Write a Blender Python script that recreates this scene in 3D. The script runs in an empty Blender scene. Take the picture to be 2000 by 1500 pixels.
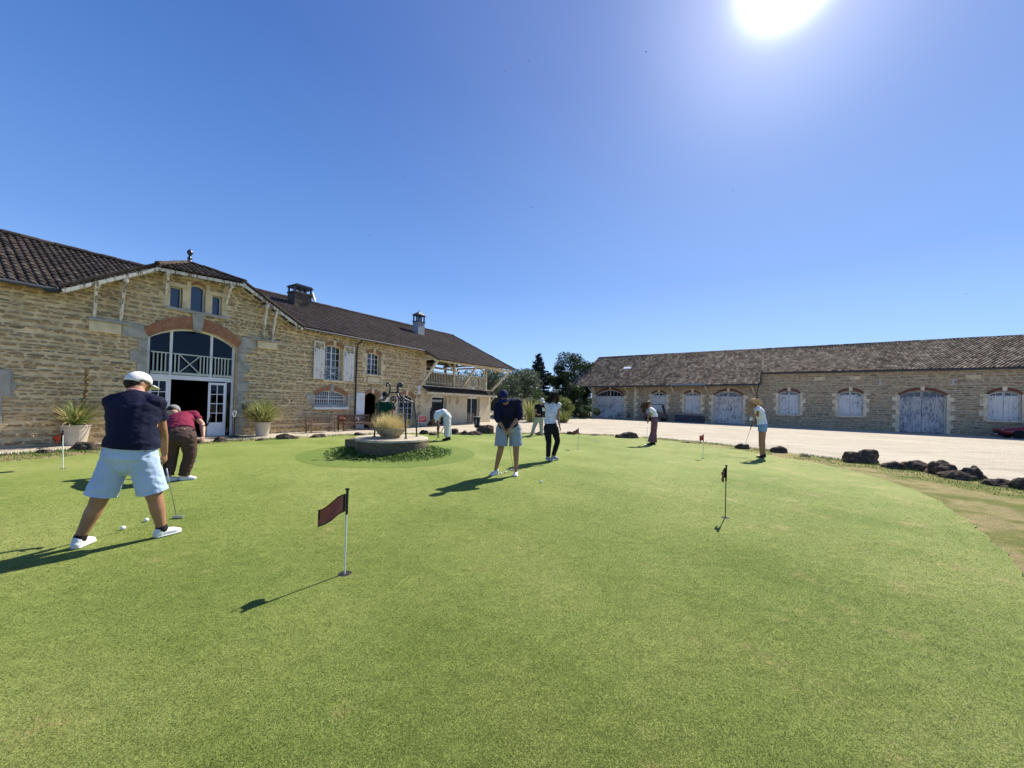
import bpy, math, random
import numpy as np
from mathutils import Vector, Matrix, noise
from mathutils.geometry import tessellate_polygon
random.seed(7)
R = math.radians
sc = bpy.context.scene
col = sc.collection

# ------------------------------------------------------------------ camera
EYE = 1.42
cd = bpy.data.cameras.new('camera'); cam = bpy.data.objects.new('camera', cd); col.objects.link(cam)
cd.sensor_width = 36; cd.lens = 12.6; cd.shift_y = 0.0147; cd.clip_start = .05; cd.clip_end = 3000
CR = Matrix.Rotation(R(90.7), 3, 'X') @ Matrix.Rotation(R(1.6), 3, 'Z')
cam.matrix_world = Matrix.Translation((0, 0, EYE)) @ CR.to_4x4()
sc.camera = cam

# ------------------------------------------------------------------ sky and sun
SUN_AZ, SUN_EL = 37.0, 45.0
sdir = Vector((math.sin(R(SUN_AZ))*math.cos(R(SUN_EL)), math.cos(R(SUN_AZ))*math.cos(R(SUN_EL)), math.sin(R(SUN_EL))))
w = bpy.data.worlds.new('World'); sc.world = w; w.use_nodes = True
nt = w.node_tree; nt.nodes.clear()
sky = nt.nodes.new('ShaderNodeTexSky'); sky.sky_type = 'NISHITA'; sky.sun_disc = False
sky.sun_elevation = R(SUN_EL); sky.sun_rotation = R(SUN_AZ); sky.altitude = 100; sky.air_density = 1.0; sky.dust_density = .35; sky.ozone_density = 2.5
bg = nt.nodes.new('ShaderNodeBackground'); bg.inputs[1].default_value = .128
tc = nt.nodes.new('ShaderNodeTexCoord')
nrm = nt.nodes.new('ShaderNodeVectorMath'); nrm.operation = 'NORMALIZE'
dot = nt.nodes.new('ShaderNodeVectorMath'); dot.operation = 'DOT_PRODUCT'; dot.inputs[1].default_value = sdir
nt.links.new(tc.outputs['Generated'], nrm.inputs[0]); nt.links.new(nrm.outputs[0], dot.inputs[0])
def wm(op, a, b):
    n = nt.nodes.new('ShaderNodeMath'); n.operation = op
    for i, s in enumerate((a, b)):
        if isinstance(s, (int, float)): n.inputs[i].default_value = s
        else: nt.links.new(s, n.inputs[i])
    return n.outputs[0]
dd = wm('MAXIMUM', dot.outputs['Value'], 0.0)
g1 = wm('MULTIPLY', wm('POWER', dd, 900.0), 5.0)     # the aureole round the sun
g2 = wm('MULTIPLY', wm('POWER', dd, 70.0), .36)
g3 = wm('MULTIPLY', wm('POWER', dd, 5.0), .13)
gl = wm('ADD', wm('ADD', g1, g2), g3)
glc = nt.nodes.new('ShaderNodeVectorMath'); glc.operation = 'SCALE'; glc.inputs[0].default_value = (4.2, 4.3, 4.7)
nt.links.new(gl, glc.inputs['Scale'])
sep = nt.nodes.new('ShaderNodeSeparateXYZ'); nt.links.new(nrm.outputs[0], sep.inputs[0])
rmp = nt.nodes.new('ShaderNodeValToRGB'); nt.links.new(sep.outputs[2], rmp.inputs[0])
rc = rmp.color_ramp; rc.elements[0].position = 0; rc.elements[0].color = (.42, .68, 1.12, 1); rc.elements[1].position = .9; rc.elements[1].color = (.03, .10, .40, 1)
for p, c in ((.1, (.30, .54, 1.02, 1)), (.3, (.14, .315, .76, 1)), (.5, (.08, .215, .60, 1)), (.66, (.045, .145, .49, 1))):
    e = rc.elements.new(p); e.color = c
clr = nt.nodes.new('ShaderNodeVectorMath'); clr.operation = 'SCALE'; clr.inputs['Scale'].default_value = 4.9
nt.links.new(rmp.outputs[0], clr.inputs[0])
mxs = nt.nodes.new('ShaderNodeMix'); mxs.data_type = 'RGBA'; mxs.inputs[0].default_value = .88
nt.links.new(sky.outputs[0], mxs.inputs[6]); nt.links.new(clr.outputs[0], mxs.inputs[7])
ad = nt.nodes.new('ShaderNodeVectorMath'); ad.operation = 'ADD'
nt.links.new(mxs.outputs[2], ad.inputs[0]); nt.links.new(glc.outputs[0], ad.inputs[1])
nt.links.new(ad.outputs[0], bg.inputs[0])
wo = nt.nodes.new('ShaderNodeOutputWorld'); nt.links.new(bg.outputs[0], wo.inputs[0])
sl = bpy.data.lights.new('sun', 'SUN'); sl.energy = 4.9; sl.angle = R(.5); sl.color = (1, .95, .86)
sun = bpy.data.objects.new('sun', sl); col.objects.link(sun)
sun.rotation_euler = (-sdir).to_track_quat('-Z', 'Y').to_euler()
sc.view_settings.view_transform = 'Standard'; sc.view_settings.look = 'None'; sc.view_settings.gamma = 1
sc.view_settings.exposure = .79

# ------------------------------------------------------------------ helpers: objects
def tag(o, label=None, cat=None, group=None, kind=None):
    if label: o['label'] = label
    if cat: o['category'] = cat
    if group: o['group'] = group
    if kind: o['kind'] = kind
    return o
def empty(name, loc=(0, 0, 0), rz=0, label=None, cat=None, group=None):
    o = bpy.data.objects.new(name, None); col.objects.link(o); o.location = loc; o.rotation_euler = (0, 0, rz)
    o.empty_display_size = .2
    return tag(o, label, cat, group)
def children(o): return [c for c in bpy.data.objects if c.parent == o]
def copy_tree(o, parent=None, kids=None):
    c = o.copy(); col.objects.link(c); c.parent = parent
    if parent is not None: c.matrix_parent_inverse = o.matrix_parent_inverse
    for ch in [x for x in list(bpy.data.objects) if x.parent == o]: copy_tree(ch, c)
    return c
def at(px, py, Y):
    """point on the vertical plane Y metres ahead, read off the photograph"""
    d = CR @ Vector(((px-1000)/700, -(py-779.4)/700, -1)); t = Y/d.y
    return Vector((d.x*t, Y, EYE + d.z*t))
def gpt(px, py, z=0):
    d = CR @ Vector(((px-1000)/700, -(py-779.4)/700, -1)); t = (z-EYE)/d.z
    return Vector((d.x*t, d.y*t, z))

class MB:
    """collects simple shapes into one mesh"""
    def __init__(s): s.v = []; s.f = []; s.uv = None
    def add(s, vs, fs):
        n = len(s.v); s.v += [tuple(v) for v in vs]; s.f += [tuple(i+n for i in f) for f in fs]; return s
    def box(s, x0, x1, y0, y1, z0, z1):
        return s.add([(x0,y0,z0),(x1,y0,z0),(x1,y1,z0),(x0,y1,z0),(x0,y0,z1),(x1,y0,z1),(x1,y1,z1),(x0,y1,z1)],
                     [(0,3,2,1),(4,5,6,7),(0,1,5,4),(1,2,6,5),(2,3,7,6),(3,0,4,7)])
    def fb(s, u0, u1, v0, v1, d0, d1): # facade box: u along, v up, d out of the wall
        return s.box(u0, u1, -d1, -d0, v0, v1)
    def prism(s, pts, d0, d1): # pts (u,v) outline of a facade piece
        n = len(pts); ar = sum(pts[i][0]*pts[(i+1)%n][1]-pts[(i+1)%n][0]*pts[i][1] for i in range(n))
        if ar < 0: pts = pts[::-1]
        vs = [(u, -d1, v) for u, v in pts] + [(u, -d0, v) for u, v in pts]
        fs = [tuple(range(n)), tuple(range(2*n-1, n-1, -1))]
        for i in range(n): j = (i+1) % n; fs.append((j, i, n+i, n+j))
        return s.add(vs, fs)
    def beam(s, a, b, w, h, up=(0, 0, 1)):
        a, b = Vector(a), Vector(b); t = (b-a).normalized(); up = Vector(up)
        x = t.cross(up)
        if x.length < 1e-4: x = t.cross(Vector((0, 1, 0)))
        x.normalize(); y = x.cross(t).normalized(); x *= w/2; y *= h/2
        vs = [a-x-y, a+x-y, a+x+y, a-x+y, b-x-y, b+x-y, b+x+y, b-x+y]
        return s.add(vs, [(0,3,2,1),(4,5,6,7),(0,1,5,4),(1,2,6,5),(2,3,7,6),(3,0,4,7)][::1])
    def tube(s, pts, r, n=8, cap=True):
        pts = [Vector(p) for p in pts]; m = len(pts); rr = r if isinstance(r, (list, tuple)) else [r]*m
        vs = []; prev = None
        for i, p in enumerate(pts):
            t = (pts[min(i+1, m-1)] - pts[max(i-1, 0)]).normalized()
            if prev is None:
                x = t.cross(Vector((0, 0, 1)))
                if x.length < .05: x = t.cross(Vector((0, 1, 0)))
            else: x = prev - t*prev.dot(t)
            x.normalize(); prev = x; y = t.cross(x)
            for k in range(n):
                a = 2*math.pi*k/n; vs.append(p + x*(math.cos(a)*rr[i]) + y*(math.sin(a)*rr[i]))
        fs = []
        for i in range(m-1):
            for k in range(n):
                k2 = (k+1) % n; fs.append((i*n+k, i*n+k2, (i+1)*n+k2, (i+1)*n+k))
        if cap: fs += [tuple(range(n-1, -1, -1)), tuple(range((m-1)*n, m*n))]
        return s.add(vs, fs)
    def lathe(s, prof, n=20, c=(0, 0, 0)):
        vs = []; m = len(prof)
        for r, z in prof:
            for k in range(n):
                a = 2*math.pi*k/n; vs.append((c[0]+r*math.cos(a), c[1]+r*math.sin(a), c[2]+z))
        fs = []
        for i in range(m-1):
            for k in range(n):
                k2 = (k+1) % n; fs.append((i*n+k, i*n+k2, (i+1)*n+k2, (i+1)*n+k))
        fs += [tuple(range(n-1, -1, -1)), tuple(range((m-1)*n, m*n))]
        return s.add(vs, fs)
    def ball(s, c, rx, ry=None, rz=None, n=12, m=8, rot=None):
        ry = ry or rx; rz = rz or rx; c = Vector(c); vs = []; fs = []
        for i in range(m+1):
            th = math.pi*i/m
            for k in range(n):
                a = 2*math.pi*k/n; p = Vector((rx*math.sin(th)*math.cos(a), ry*math.sin(th)*math.sin(a), rz*math.cos(th)))
                if rot: p = rot @ p
                vs.append(c+p)
        for i in range(m):
            for k in range(n):
                k2 = (k+1) % n; fs.append((i*n+k, (i+1)*n+k, (i+1)*n+k2, i*n+k2))
        return s.add(vs, fs)
    def split(s, cut, name, m, parent=None, **kw):
        # left and right halves as two parts of the same name
        out = []
        for sg in (0, 1):
            b = MB(); mp = {}
            for f in s.f:
                if (sum(s.v[i][0] for i in f)/len(f) > cut) == bool(sg):
                    b.f.append(tuple(mp.setdefault(i, len(mp)) for i in f))
            b.v = [None]*len(mp)
            for i, j in mp.items(): b.v[j] = s.v[i]
            out.append(b.build(name, m, parent, **kw))
        return out
    def build(s, name, m, parent=None, smooth=False, bevel=0, uv=None):
        me = bpy.data.meshes.new(name); me.from_pydata(s.v, [], s.f)
        if smooth: me.polygons.foreach_set('use_smooth', [True]*len(me.polygons))
        if uv is not None:
            l = me.uv_layers.new(name='UVMap'); vi = np.zeros(len(me.loops), dtype=np.int32); me.loops.foreach_get('vertex_index', vi)
            l.data.foreach_set('uv', np.asarray(uv, dtype=np.float32)[vi].ravel())
        me.validate(); me.update()
        o = bpy.data.objects.new(name, me); col.objects.link(o)
        if m is not None: me.materials.append(m)
        if parent is not None: o.parent = parent
        if bevel:
            b = o.modifiers.new('bevel', 'BEVEL'); b.width = bevel; b.segments = 2; b.limit_method = 'ANGLE'
        return o

# ------------------------------------------------------------------ helpers: materials
class NT:
    def __init__(s, name):
        s.m = bpy.data.materials.new(name); s.m.use_nodes = True; s.t = s.m.node_tree; s.t.nodes.clear()
        s.out = s.t.nodes.new('ShaderNodeOutputMaterial'); s.p = s.t.nodes.new('ShaderNodeBsdfPrincipled')
        s.t.links.new(s.p.outputs[0], s.out.inputs[0]); s.p.inputs['Specular IOR Level'].default_value = .3
    def set(s, sock, v):
        if v is None: return
        if hasattr(v, 'is_output'): s.t.links.new(v, sock)
        elif isinstance(v, (tuple, list)) and len(v) == 3 and sock.type == 'RGBA': sock.default_value = (*v, 1)
        else: sock.default_value = v
    def n(s, typ, ins=None, out=0, **kw):
        nd = s.t.nodes.new('ShaderNode'+typ)
        for k, v in kw.items(): setattr(nd, k, v)
        for k, v in (ins or {}).items(): s.set(nd.inputs[k], v)
        return nd.outputs[out]
    def obj(s): return s.n('TexCoord', out='Object')
    def math(s, op, a, b=None, c=None):
        return s.n('Math', {0: a, 1: b, 2: c} if c is not None else ({0: a, 1: b} if b is not None else {0: a}), operation=op)
    def scale(s, v, k): return s.n('VectorMath', {0: v, 1: k if isinstance(k, tuple) else (k, k, k)}, operation='MULTIPLY')
    def noise(s, v, sc_, det=4, rough=.55, out='Fac', dist=0): return s.n('TexNoise', {'Vector': v, 'Scale': sc_, 'Detail': det, 'Roughness': rough, 'Distortion': dist}, out)
    def ramp(s, f, stops, out='Color', interp='LINEAR'):
        nd = s.t.nodes.new('ShaderNodeValToRGB'); s.set(nd.inputs[0], f); r = nd.color_ramp; r.interpolation = interp
        while len(r.elements) < len(stops): r.elements.new(.5)
        for e, (p, c) in zip(r.elements, stops):
            e.position = p; e.color = (*c, 1) if isinstance(c, (tuple, list)) else (c, c, c, 1)
        return nd.outputs[out]
    def mix(s, f, a, b, blend='MIX'):
        nd = s.t.nodes.new('ShaderNodeMix'); nd.data_type = 'RGBA'; nd.blend_type = blend
        s.set(nd.inputs[0], f); s.set(nd.inputs[6], a); s.set(nd.inputs[7], b); return nd.outputs[2]
    def bump(s, h, dist=.02, st=1.0, nrm=None): return s.n('Bump', {'Height': h, 'Distance': dist, 'Strength': st, 'Normal': nrm})
    def done(s, colr=None, rough=.8, nrm=None, metal=None, spec=None, **kw):
        s.set(s.p.inputs['Base Color'], colr); s.set(s.p.inputs['Roughness'], rough)
        if nrm is not None: s.set(s.p.inputs['Normal'], nrm)
        if metal is not None: s.p.inputs['Metallic'].default_value = metal
        if spec is not None: s.p.inputs['Specular IOR Level'].default_value = spec
        return s.m

def simple(name, c, rough=.7, var=.25, sc_=6., bump=0, bsc=60., metal=None, spec=.3):
    t = NT(name); o = t.obj()
    k = t.noise(o, sc_, 5); a = tuple(x*(1-var) for x in c); b = tuple(min(1, x*(1+var)) for x in c)
    cc = t.ramp(k, [(.3, a), (.7, b)])
    nr = t.bump(t.noise(o, bsc, 3), bump, 1) if bump else None
    return t.done(cc, rough, nr, metal, spec)

def rubble(name, sx, sz, mortar, stones, jw=.10, bd=.03, stain=(.05, .045, .04), seed=0.0, warp=.35):
    t = NT(name); o = t.obj()
    wv = t.n('VectorMath', {0: t.noise(o, 2.3, 3, out='Color'), 1: (.5, .5, .5)}, operation='SUBTRACT')
    v = t.scale(o, (sx, .5, sz)); v = t.n('VectorMath', {0: v, 1: t.scale(wv, (warp*2, 0, warp*3))}, operation='ADD')
    wv2 = t.n('VectorMath', {0: t.noise(o, 11, 3, out='Color'), 1: (.5, .5, .5)}, operation='SUBTRACT'); v = t.n('VectorMath', {0: v, 1: t.scale(wv2, (.45, 0, .6))}, operation='ADD'); v = t.n('VectorMath', {0: v, 1: (seed, seed, seed)}, operation='ADD')
    f1 = t.n('TexVoronoi', {'Vector': v, 'Scale': 1.0, 'Randomness': .9}, 'Color')
    ed = t.n('TexVoronoi', {'Vector': v, 'Scale': 1.0, 'Randomness': .9}, 'Distance', feature='DISTANCE_TO_EDGE')
    fine = t.noise(o, 28, 6, .65); big = t.noise(o, .55, 4, .6)
    edn = t.math('ADD', ed, t.math('MULTIPLY', t.math('SUBTRACT', fine, .5), .26))
    msk = t.ramp(edn, [(jw*.45, 0.0), (jw*1.25, 1.0)])
    pick = t.n('SeparateXYZ', {0: f1}, 0)
    sc1 = t.ramp(pick, [(i/(len(stones)-1) if len(stones) > 1 else 0, c) for i, c in enumerate(stones)])
    sc1 = t.mix(.8, sc1, t.ramp(fine, [(.3, (.35, .35, .35)), (.7, (1.3, 1.3, 1.3))]), 'MULTIPLY')
    mo = t.mix(.5, mortar, t.ramp(t.noise(o, 9, 5), [(.3, (.6, .6, .6)), (.7, (1.25, 1.2, 1.1))]), 'MULTIPLY')
    c = t.mix(msk, mo, sc1)
    c = t.mix(t.ramp(big, [(.48, 0.0), (.75, .55)]), c, stain)
    h = t.math('ADD', t.math('MULTIPLY', msk, 1.0), t.math('MULTIPLY', fine, .55))
    h = t.math('ADD', h, t.math('MULTIPLY', t.n('SeparateXYZ', {0: f1}, 1), .5))
    return t.done(c, .92, t.bump(h, bd, 1.0), spec=.1)

def stonemat(name, cols, stain=(.16, .14, .10)):
    t = NT(name); uv = t.n('TexCoord', out='UV'); o = t.obj()
    wn = t.n('TexWhiteNoise', {'Vector': t.n('VectorMath', {0: uv}, operation='FLOOR')}, 'Value', noise_dimensions='3D')
    c = t.ramp(wn, [(i/(len(cols)-1), k) for i, k in enumerate(cols)]); f = t.noise(o, 16, 6, .7); big = t.noise(o, .7, 4, .6)
    c = t.mix(.75, c, t.ramp(f, [(.3, (.45, .45, .45)), (.7, (1.45, 1.42, 1.35))]), 'MULTIPLY')
    c = t.mix(t.ramp(big, [(.5, 0.0), (.78, .5)]), c, stain)
    return t.done(c, .92, t.bump(t.math('ADD', f, t.math('MULTIPLY', t.noise(o, 60, 3), .4)), .018, 1), spec=.1)
def tilemat(name, cols, lichen=(.3, .3, .26), la=.5):
    t = NT(name); uv = t.n('TexCoord', out='UV')
    fl = t.n('VectorMath', {0: uv}, operation='FLOOR')
    wn = t.n('TexWhiteNoise', {'Vector': fl}, 'Value', noise_dimensions='3D')
    c = t.ramp(wn, [(i/(len(cols)-1), k) for i, k in enumerate(cols)])
    o = t.obj(); nz = t.noise(o, 7, 6, .7)
    c = t.mix(t.ramp(nz, [(.5, 0.0), (.68, la)]), c, lichen)
    c = t.mix(t.ramp(t.noise(o, .5, 3), [(.4, 0.0), (.7, .45)]), c, (.03, .026, .024))
    return t.done(c, .9, t.bump(t.noise(o, 45, 4), .006, 1), spec=.12)

def peeling(name, paint, wood, amt=.5, plank=None):
    t = NT(name); o = t.obj(); v = t.scale(o, (14, 14, 3.2))
    n1 = t.noise(v, 1.0, 7, .68); low = t.noise(o, 1.1, 3)
    g = t.math('ADD', n1, t.math('MULTIPLY', t.math('SUBTRACT', low, .5), .35))
    m = t.ramp(g, [(amt-.02, 0.0), (amt+.04, 1.0)])
    wd = t.ramp(t.noise(t.scale(o, (40, 40, 2)), 1.0, 4), [(.3, tuple(x*.6 for x in wood)), (.7, wood)])
    c = t.mix(m, wd, t.mix(.4, paint, t.ramp(low, [(.3, (.75, .78, .85)), (.7, (1.05, 1.05, 1.05))]), 'MULTIPLY'))
    return t.done(c, .75, t.bump(m, .004, 1), spec=.2)

M = {}
M['rubble_left'] = rubble('rubble_left', 3.2, 11.5, (.74, .57, .33), [(.40, .29, .15), (.52, .39, .21), (.27, .22, .15), (.60, .45, .25), (.36, .28, .18), (.52, .34, .16)], .12, .05, (.20, .17, .11))
M['rubble_right'] = rubble('rubble_right', 2.0, 5.6, (.50, .41, .27), [(.36, .29, .18), (.52, .41, .26), (.29, .24, .17), (.58, .46, .28), (.38, .31, .21)], .09, .03, (.17, .15, .11), 5.0, .3)
M['ashlar_grey'] = simple('ashlar_grey', (.34, .33, .28), .9, .3, 3, .008, 40)
M['ashlar_tan'] = simple('ashlar_tan', (.66, .54, .34), .9, .22, 3, .008, 40)
M['ashlar_barn'] = simple('ashlar_barn', (.74, .61, .40), .9, .3, 3, .008, 40)
def brickm(name, a, b, mor):
    t = NT(name); o = t.obj(); v = t.n('VectorMath', {0: t.scale(o, (1, 0, 1)), 1: (0, 0, 0)}, operation='ADD')
    sp = t.n('CombineXYZ', {0: t.n('SeparateXYZ', {0: o}, 0), 1: t.n('SeparateXYZ', {0: o}, 2), 2: 0.0})
    br = t.n('TexBrick', {'Vector': sp, 'Color1': a, 'Color2': b, 'Mortar': mor, 'Scale': 1.0, 'Mortar Size': .006, 'Brick Width': .055, 'Row Height': .2, 'Bias': 0.0})
    br = t.mix(.5, br, t.ramp(t.noise(o, 12, 5), [(.3, (.5, .5, .5)), (.7, (1.3, 1.3, 1.3))]), 'MULTIPLY')
    return t.done(br, .9, t.bump(t.noise(o, 50, 4), .008, 1), spec=.1)
M['stone_left'] = stonemat('stone_left', [(.30, .22, .115), (.46, .34, .18), (.22, .18, .125), (.54, .40, .22), (.34, .27, .18), (.45, .29, .145), (.28, .24, .17)])
M['stone_right'] = stonemat('stone_right', [(.30, .22, .13), (.46, .34, .19), (.22, .175, .12), (.52, .40, .23), (.33, .26, .17), (.40, .27, .15)], (.15, .135, .10))
M['mortar_left'] = simple('mortar_left', (.62, .49, .29), .95, .3, 4, .02, 30)
M['mortar_right'] = simple('mortar_right', (.47, .385, .255), .95, .3, 4, .02, 30)
M['brick'] = brickm('brick', (.38, .17, .09), (.30, .12, .07), (.3, .2, .13))
M['brick_dark'] = brickm('brick_dark', (.22, .09, .055), (.17, .07, .05), (.15, .1, .08))
M['tile_left'] = tilemat('tile_left', [(.022, .017, .014), (.045, .034, .026), (.09, .068, .052), (.03, .024, .02), (.13, .10, .075)], (.14, .12, .09), .4)
M['tile_flat'] = tilemat('tile_flat', [(.045, .033, .028), (.065, .048, .04), (.085, .064, .054), (.055, .043, .037)], (.15, .12, .10), .25)
M['tile_barn'] = tilemat('tile_barn', [(.05, .037, .027), (.24, .17, .115), (.36, .27, .19), (.10, .07, .05), (.50, .41, .30), (.22, .14, .09), (.04, .032, .026)], (.36, .34, .28), .5)
M['plaster'] = simple('plaster', (.60, .50, .34), .9, .12, 1.5, .004, 50)
M['cream_wood'] = simple('cream_wood', (.62, .55, .40), .75, .25, 5, .003, 50)
M['old_wood'] = peeling('old_wood', (.66, .62, .52), (.28, .22, .16), .44)
M['white_paint'] = simple('white_paint', (.68, .70, .72), .5, .1, 3, 0)
M['sage_paint'] = simple('sage_paint', (.45, .50, .43), .6, .12, 3, 0)
M['peel_white'] = peeling('peel_white', (.72, .69, .62), (.26, .26, .27), .385)
M['peel_barn'] = peeling('peel_barn', (.66, .62, .55), (.24, .21, .19), .42)
M['peel_barn_grey'] = peeling('peel_barn_grey', (.54, .51, .46), (.27, .27, .30), .46)
M['dark_timber'] = simple('dark_timber', (.09, .06, .04), .85, .3, 8, .003, 30)
M['zinc'] = simple('zinc', (.22, .23, .25), .5, .2, 4, 0, metal=.6)
M['gutter'] = simple('gutter', (.06, .065, .075), .6, .2, 4, 0)
M['iron'] = simple('iron', (.016, .016, .018), .35, .3, 8, .001, 60, spec=.6)
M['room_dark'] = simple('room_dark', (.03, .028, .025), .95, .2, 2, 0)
M['lead'] = simple('lead', (.3, .31, .33), .6, .2, 3, 0)
def glass(name, tint, f0=.06):
    t = NT(name); t.t.nodes.remove(t.p)
    tr = t.n('BsdfTransparent', {0: tint}); gl_ = t.n('BsdfGlossy', {'Color': (.22, .25, .3), 'Roughness': .02})
    fr = t.n('Fresnel', {'IOR': 1.5}); fr = t.math('ADD', fr, f0)
    mx = t.n('MixShader', {0: fr, 1: tr, 2: gl_}); t.t.links.new(mx, t.out.inputs[0]); return t.m
M['glass'] = glass('glass', (.45, .5, .5), .03)
M['dark_glass'] = simple('dark_glass', (.012, .016, .02), .06, .1, 2, 0, spec=.8)
M['blue_glass'] = simple('blue_glass', (.012, .022, .05), .05, .1, 2, 0, spec=.9)
# ------------------------------------------------------------------ the ground
DROP = .12
def sheet(name, outer, holes, z, m, skirt=0, **kw):
    polys = [[Vector((x, y, 0)) for x, y in outer]] + [[Vector((x, y, 0)) for x, y in h] for h in holes]
    tri = tessellate_polygon(polys); vs = [(p.x, p.y, z) for pl in polys for p in pl]
    b = MB(); fs = []
    for f in tri:
        a, c, d = (Vector(vs[i]) for i in f)
        fs.append(tuple(f) if (c-a).cross(d-a).z > 0 else tuple(f)[::-1])
    b.add(vs, fs)
    if skirt:
        n = len(outer); b.add([(x, y, z) for x, y in outer] + [(x, y, z-skirt) for x, y in outer], [(i, (i+1) % n, n+(i+1) % n, n+i) for i in range(n)])
    return tag(b.build(name, m), kind='structure', **kw)
def spline(pts, n=6, closed=True):
    out = []; m = len(pts)
    for i in range(m):
        p0, p1, p2, p3 = (Vector(pts[(i+k-1) % m]) for k in range(4))
        for j in range(n):
            t = j/n; q = .5*((2*p1)+(-p0+p2)*t+(2*p0-5*p1+4*p2-p3)*t*t+(-p0+3*p1-3*p2+p3)*t**3); out.append((q.x, q.y))
    return out
green_pts = [(-9.9, 6.9), (-9.62, 7.6), (-9.45, 8.5), (-9.2, 9.5), (-8.6, 10.7), (-7.5, 12.2), (-6.0, 14.0), (-4.2, 15.4), (-2.2, 15.95), (.05, 16.6), (2.2, 17.3), (3.9, 17.2),
             (5.9, 16.3), (7.1, 14.9), (8.05, 12.6), (8.35, 11.0), (8.5, 9.9), (8.25, 8.2), (7.5, 6.55), (6.63, 5.35), (5.85, 4.45), (5.2, 3.75), (4.5, 3.1), (3.75, 2.55), (3.3, 2.2), (2.4, 1.2), (1.8, -.5), (1.2, -3), (-2, -5), (-6, -5), (-9, -2), (-10.3, 2), (-10.2, 5)]
green_out = [(x+.045*noise.noise(Vector((x*2.6, y*2.6, 0)))+.03*noise.noise(Vector((x*8, y*8, 2))), y+.045*noise.noise(Vector((x*2.6, y*2.6, 7)))+.03*noise.noise(Vector((x*8, y*8, 9)))) for x, y in spline(green_pts, 16)]
fr_pts = [(-11.6, 6.6), (-10.9, 8.0), (-10.5, 8.9), (-9.95, 9.9), (-9.1, 11.1), (-7.9, 12.6), (-6.3, 14.5), (-4.3, 16.0), (-2.2, 16.6), (.05, 17.1), (2.2, 17.9), (4.1, 18.0),
          (6.4, 17.0), (8.2, 15.1), (9.3, 13.0), (9.75, 11.6), (10.2, 10.3), (10.75, 9.3), (10.7, 8.2), (10.5, 6.9), (10.3, 5.0), (9.5, 2.5), (8, 0), (6, -4), (0, -8), (-7, -8), (-11, -4), (-12, 2), (-12, 5)]
fr_out = spline(fr_pts, 6)
FLAGS = [(-1.32, 2.93), (2.84, 4.72), (5.53, 10.31), (2.19, 11.66), (-8.18, 6.58)]
def circ(c, r, n=20): return [(c[0]+r*math.cos(2*math.pi*k/n), c[1]+r*math.sin(2*math.pi*k/n)) for k in range(n)]
WELL = (-3.18, 9.62)

def turf_colour(t, o, lush=0.0, k=1.0):
    a = t.noise(o, .5, 4, .6); b = t.noise(o, 2.2, 5, .65); c = t.noise(t.scale(o, (1, 1.8, 1)), 7, 5, .65)
    x = t.n('SeparateXYZ', {0: o}, 0)
    base = t.ramp(a, [(.3, (.145*k, .200*k, .042*k)), (.5, (.198*k, .246*k, .062*k)), (.7, (.258*k, .288*k, .090*k))]) if not lush else t.ramp(a, [(.3, (.12, .175, .035)), (.7, (.16, .215, .05))])
    if not lush:
        side = t.n('MapRange', {0: x, 1: .5, 2: 8.0, 3: 0.0, 4: .12}); fl = t.noise(t.scale(o, (1, 2.4, 1)), 14, 5, .75)
        dm = t.math('ADD', t.math('ADD', b, side), t.math('MULTIPLY', t.math('SUBTRACT', fl, .5), .5))
        base = t.mix(t.ramp(dm, [(.61, 0.0), (.80, .66)]), base, (.40*k, .32*k, .15*k))
        base = t.mix(t.ramp(t.noise(t.scale(o, (1, 1.5, 1)), 1.7, 5, .7), [(.58, 0.0), (.75, .5)]), base, (.11*k, .165*k, .03*k))
        base = t.mix(t.ramp(t.n('TexWave', {'Vector': o, 'Scale': .33, 'Distortion': 1.2, 'Detail': 2.0}, 'Fac', bands_direction='DIAGONAL'), [(.45, 0.0), (.55, .13)]), base, (.26*k, .32*k, .09*k))
    return t.mix(.5, base, t.ramp(c, [(.28, (.60, .64, .54)), (.72, (1.34, 1.28, 1.28))]), 'MULTIPLY')
def m_green(name, lush=0.0):
    t = NT(name); o = t.obj(); f = t.noise(o, 70, 5, .8); f2 = t.noise(t.scale(o, (1, .6, 1)), 260, 3, .8)
    base = turf_colour(t, o, lush, .98)
    base = t.mix(.8, base, t.ramp(f, [(.32, (.6, .62, .55)), (.68, (1.35, 1.32, 1.35))]), 'MULTIPLY')
    base = t.mix(.6, base, t.ramp(f2, [(.3, (.6, .62, .55)), (.7, (1.4, 1.35, 1.35))]), 'MULTIPLY')
    return t.done(base, .85, t.bump(t.math('ADD', t.math('MULTIPLY', f2, .5), f), .008, 1.0), spec=.12)
def m_fringe():
    t = NT('fringe_grass'); o = t.obj()
    a = t.noise(o, .9, 5, .65); f = t.noise(o, 60, 4, .7); q = t.noise(o, 5, 5)
    c = t.ramp(a, [(.30, (.11, .16, .035)), (.44, (.19, .20, .06)), (.55, (.33, .28, .14)), (.63, (.24, .22, .085)), (.72, (.16, .19, .05))])
    c = t.mix(.6, c, t.ramp(q, [(.3, (.6, .62, .55)), (.7, (1.3, 1.25, 1.2))]), 'MULTIPLY')
    c = t.mix(.8, c, t.ramp(f, [(.3, (.5, .5, .45)), (.7, (1.5, 1.45, 1.4))]), 'MULTIPLY')
    return t.done(c, .95, t.bump(t.math('ADD', f, q), .03, 1), spec=.1)
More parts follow.
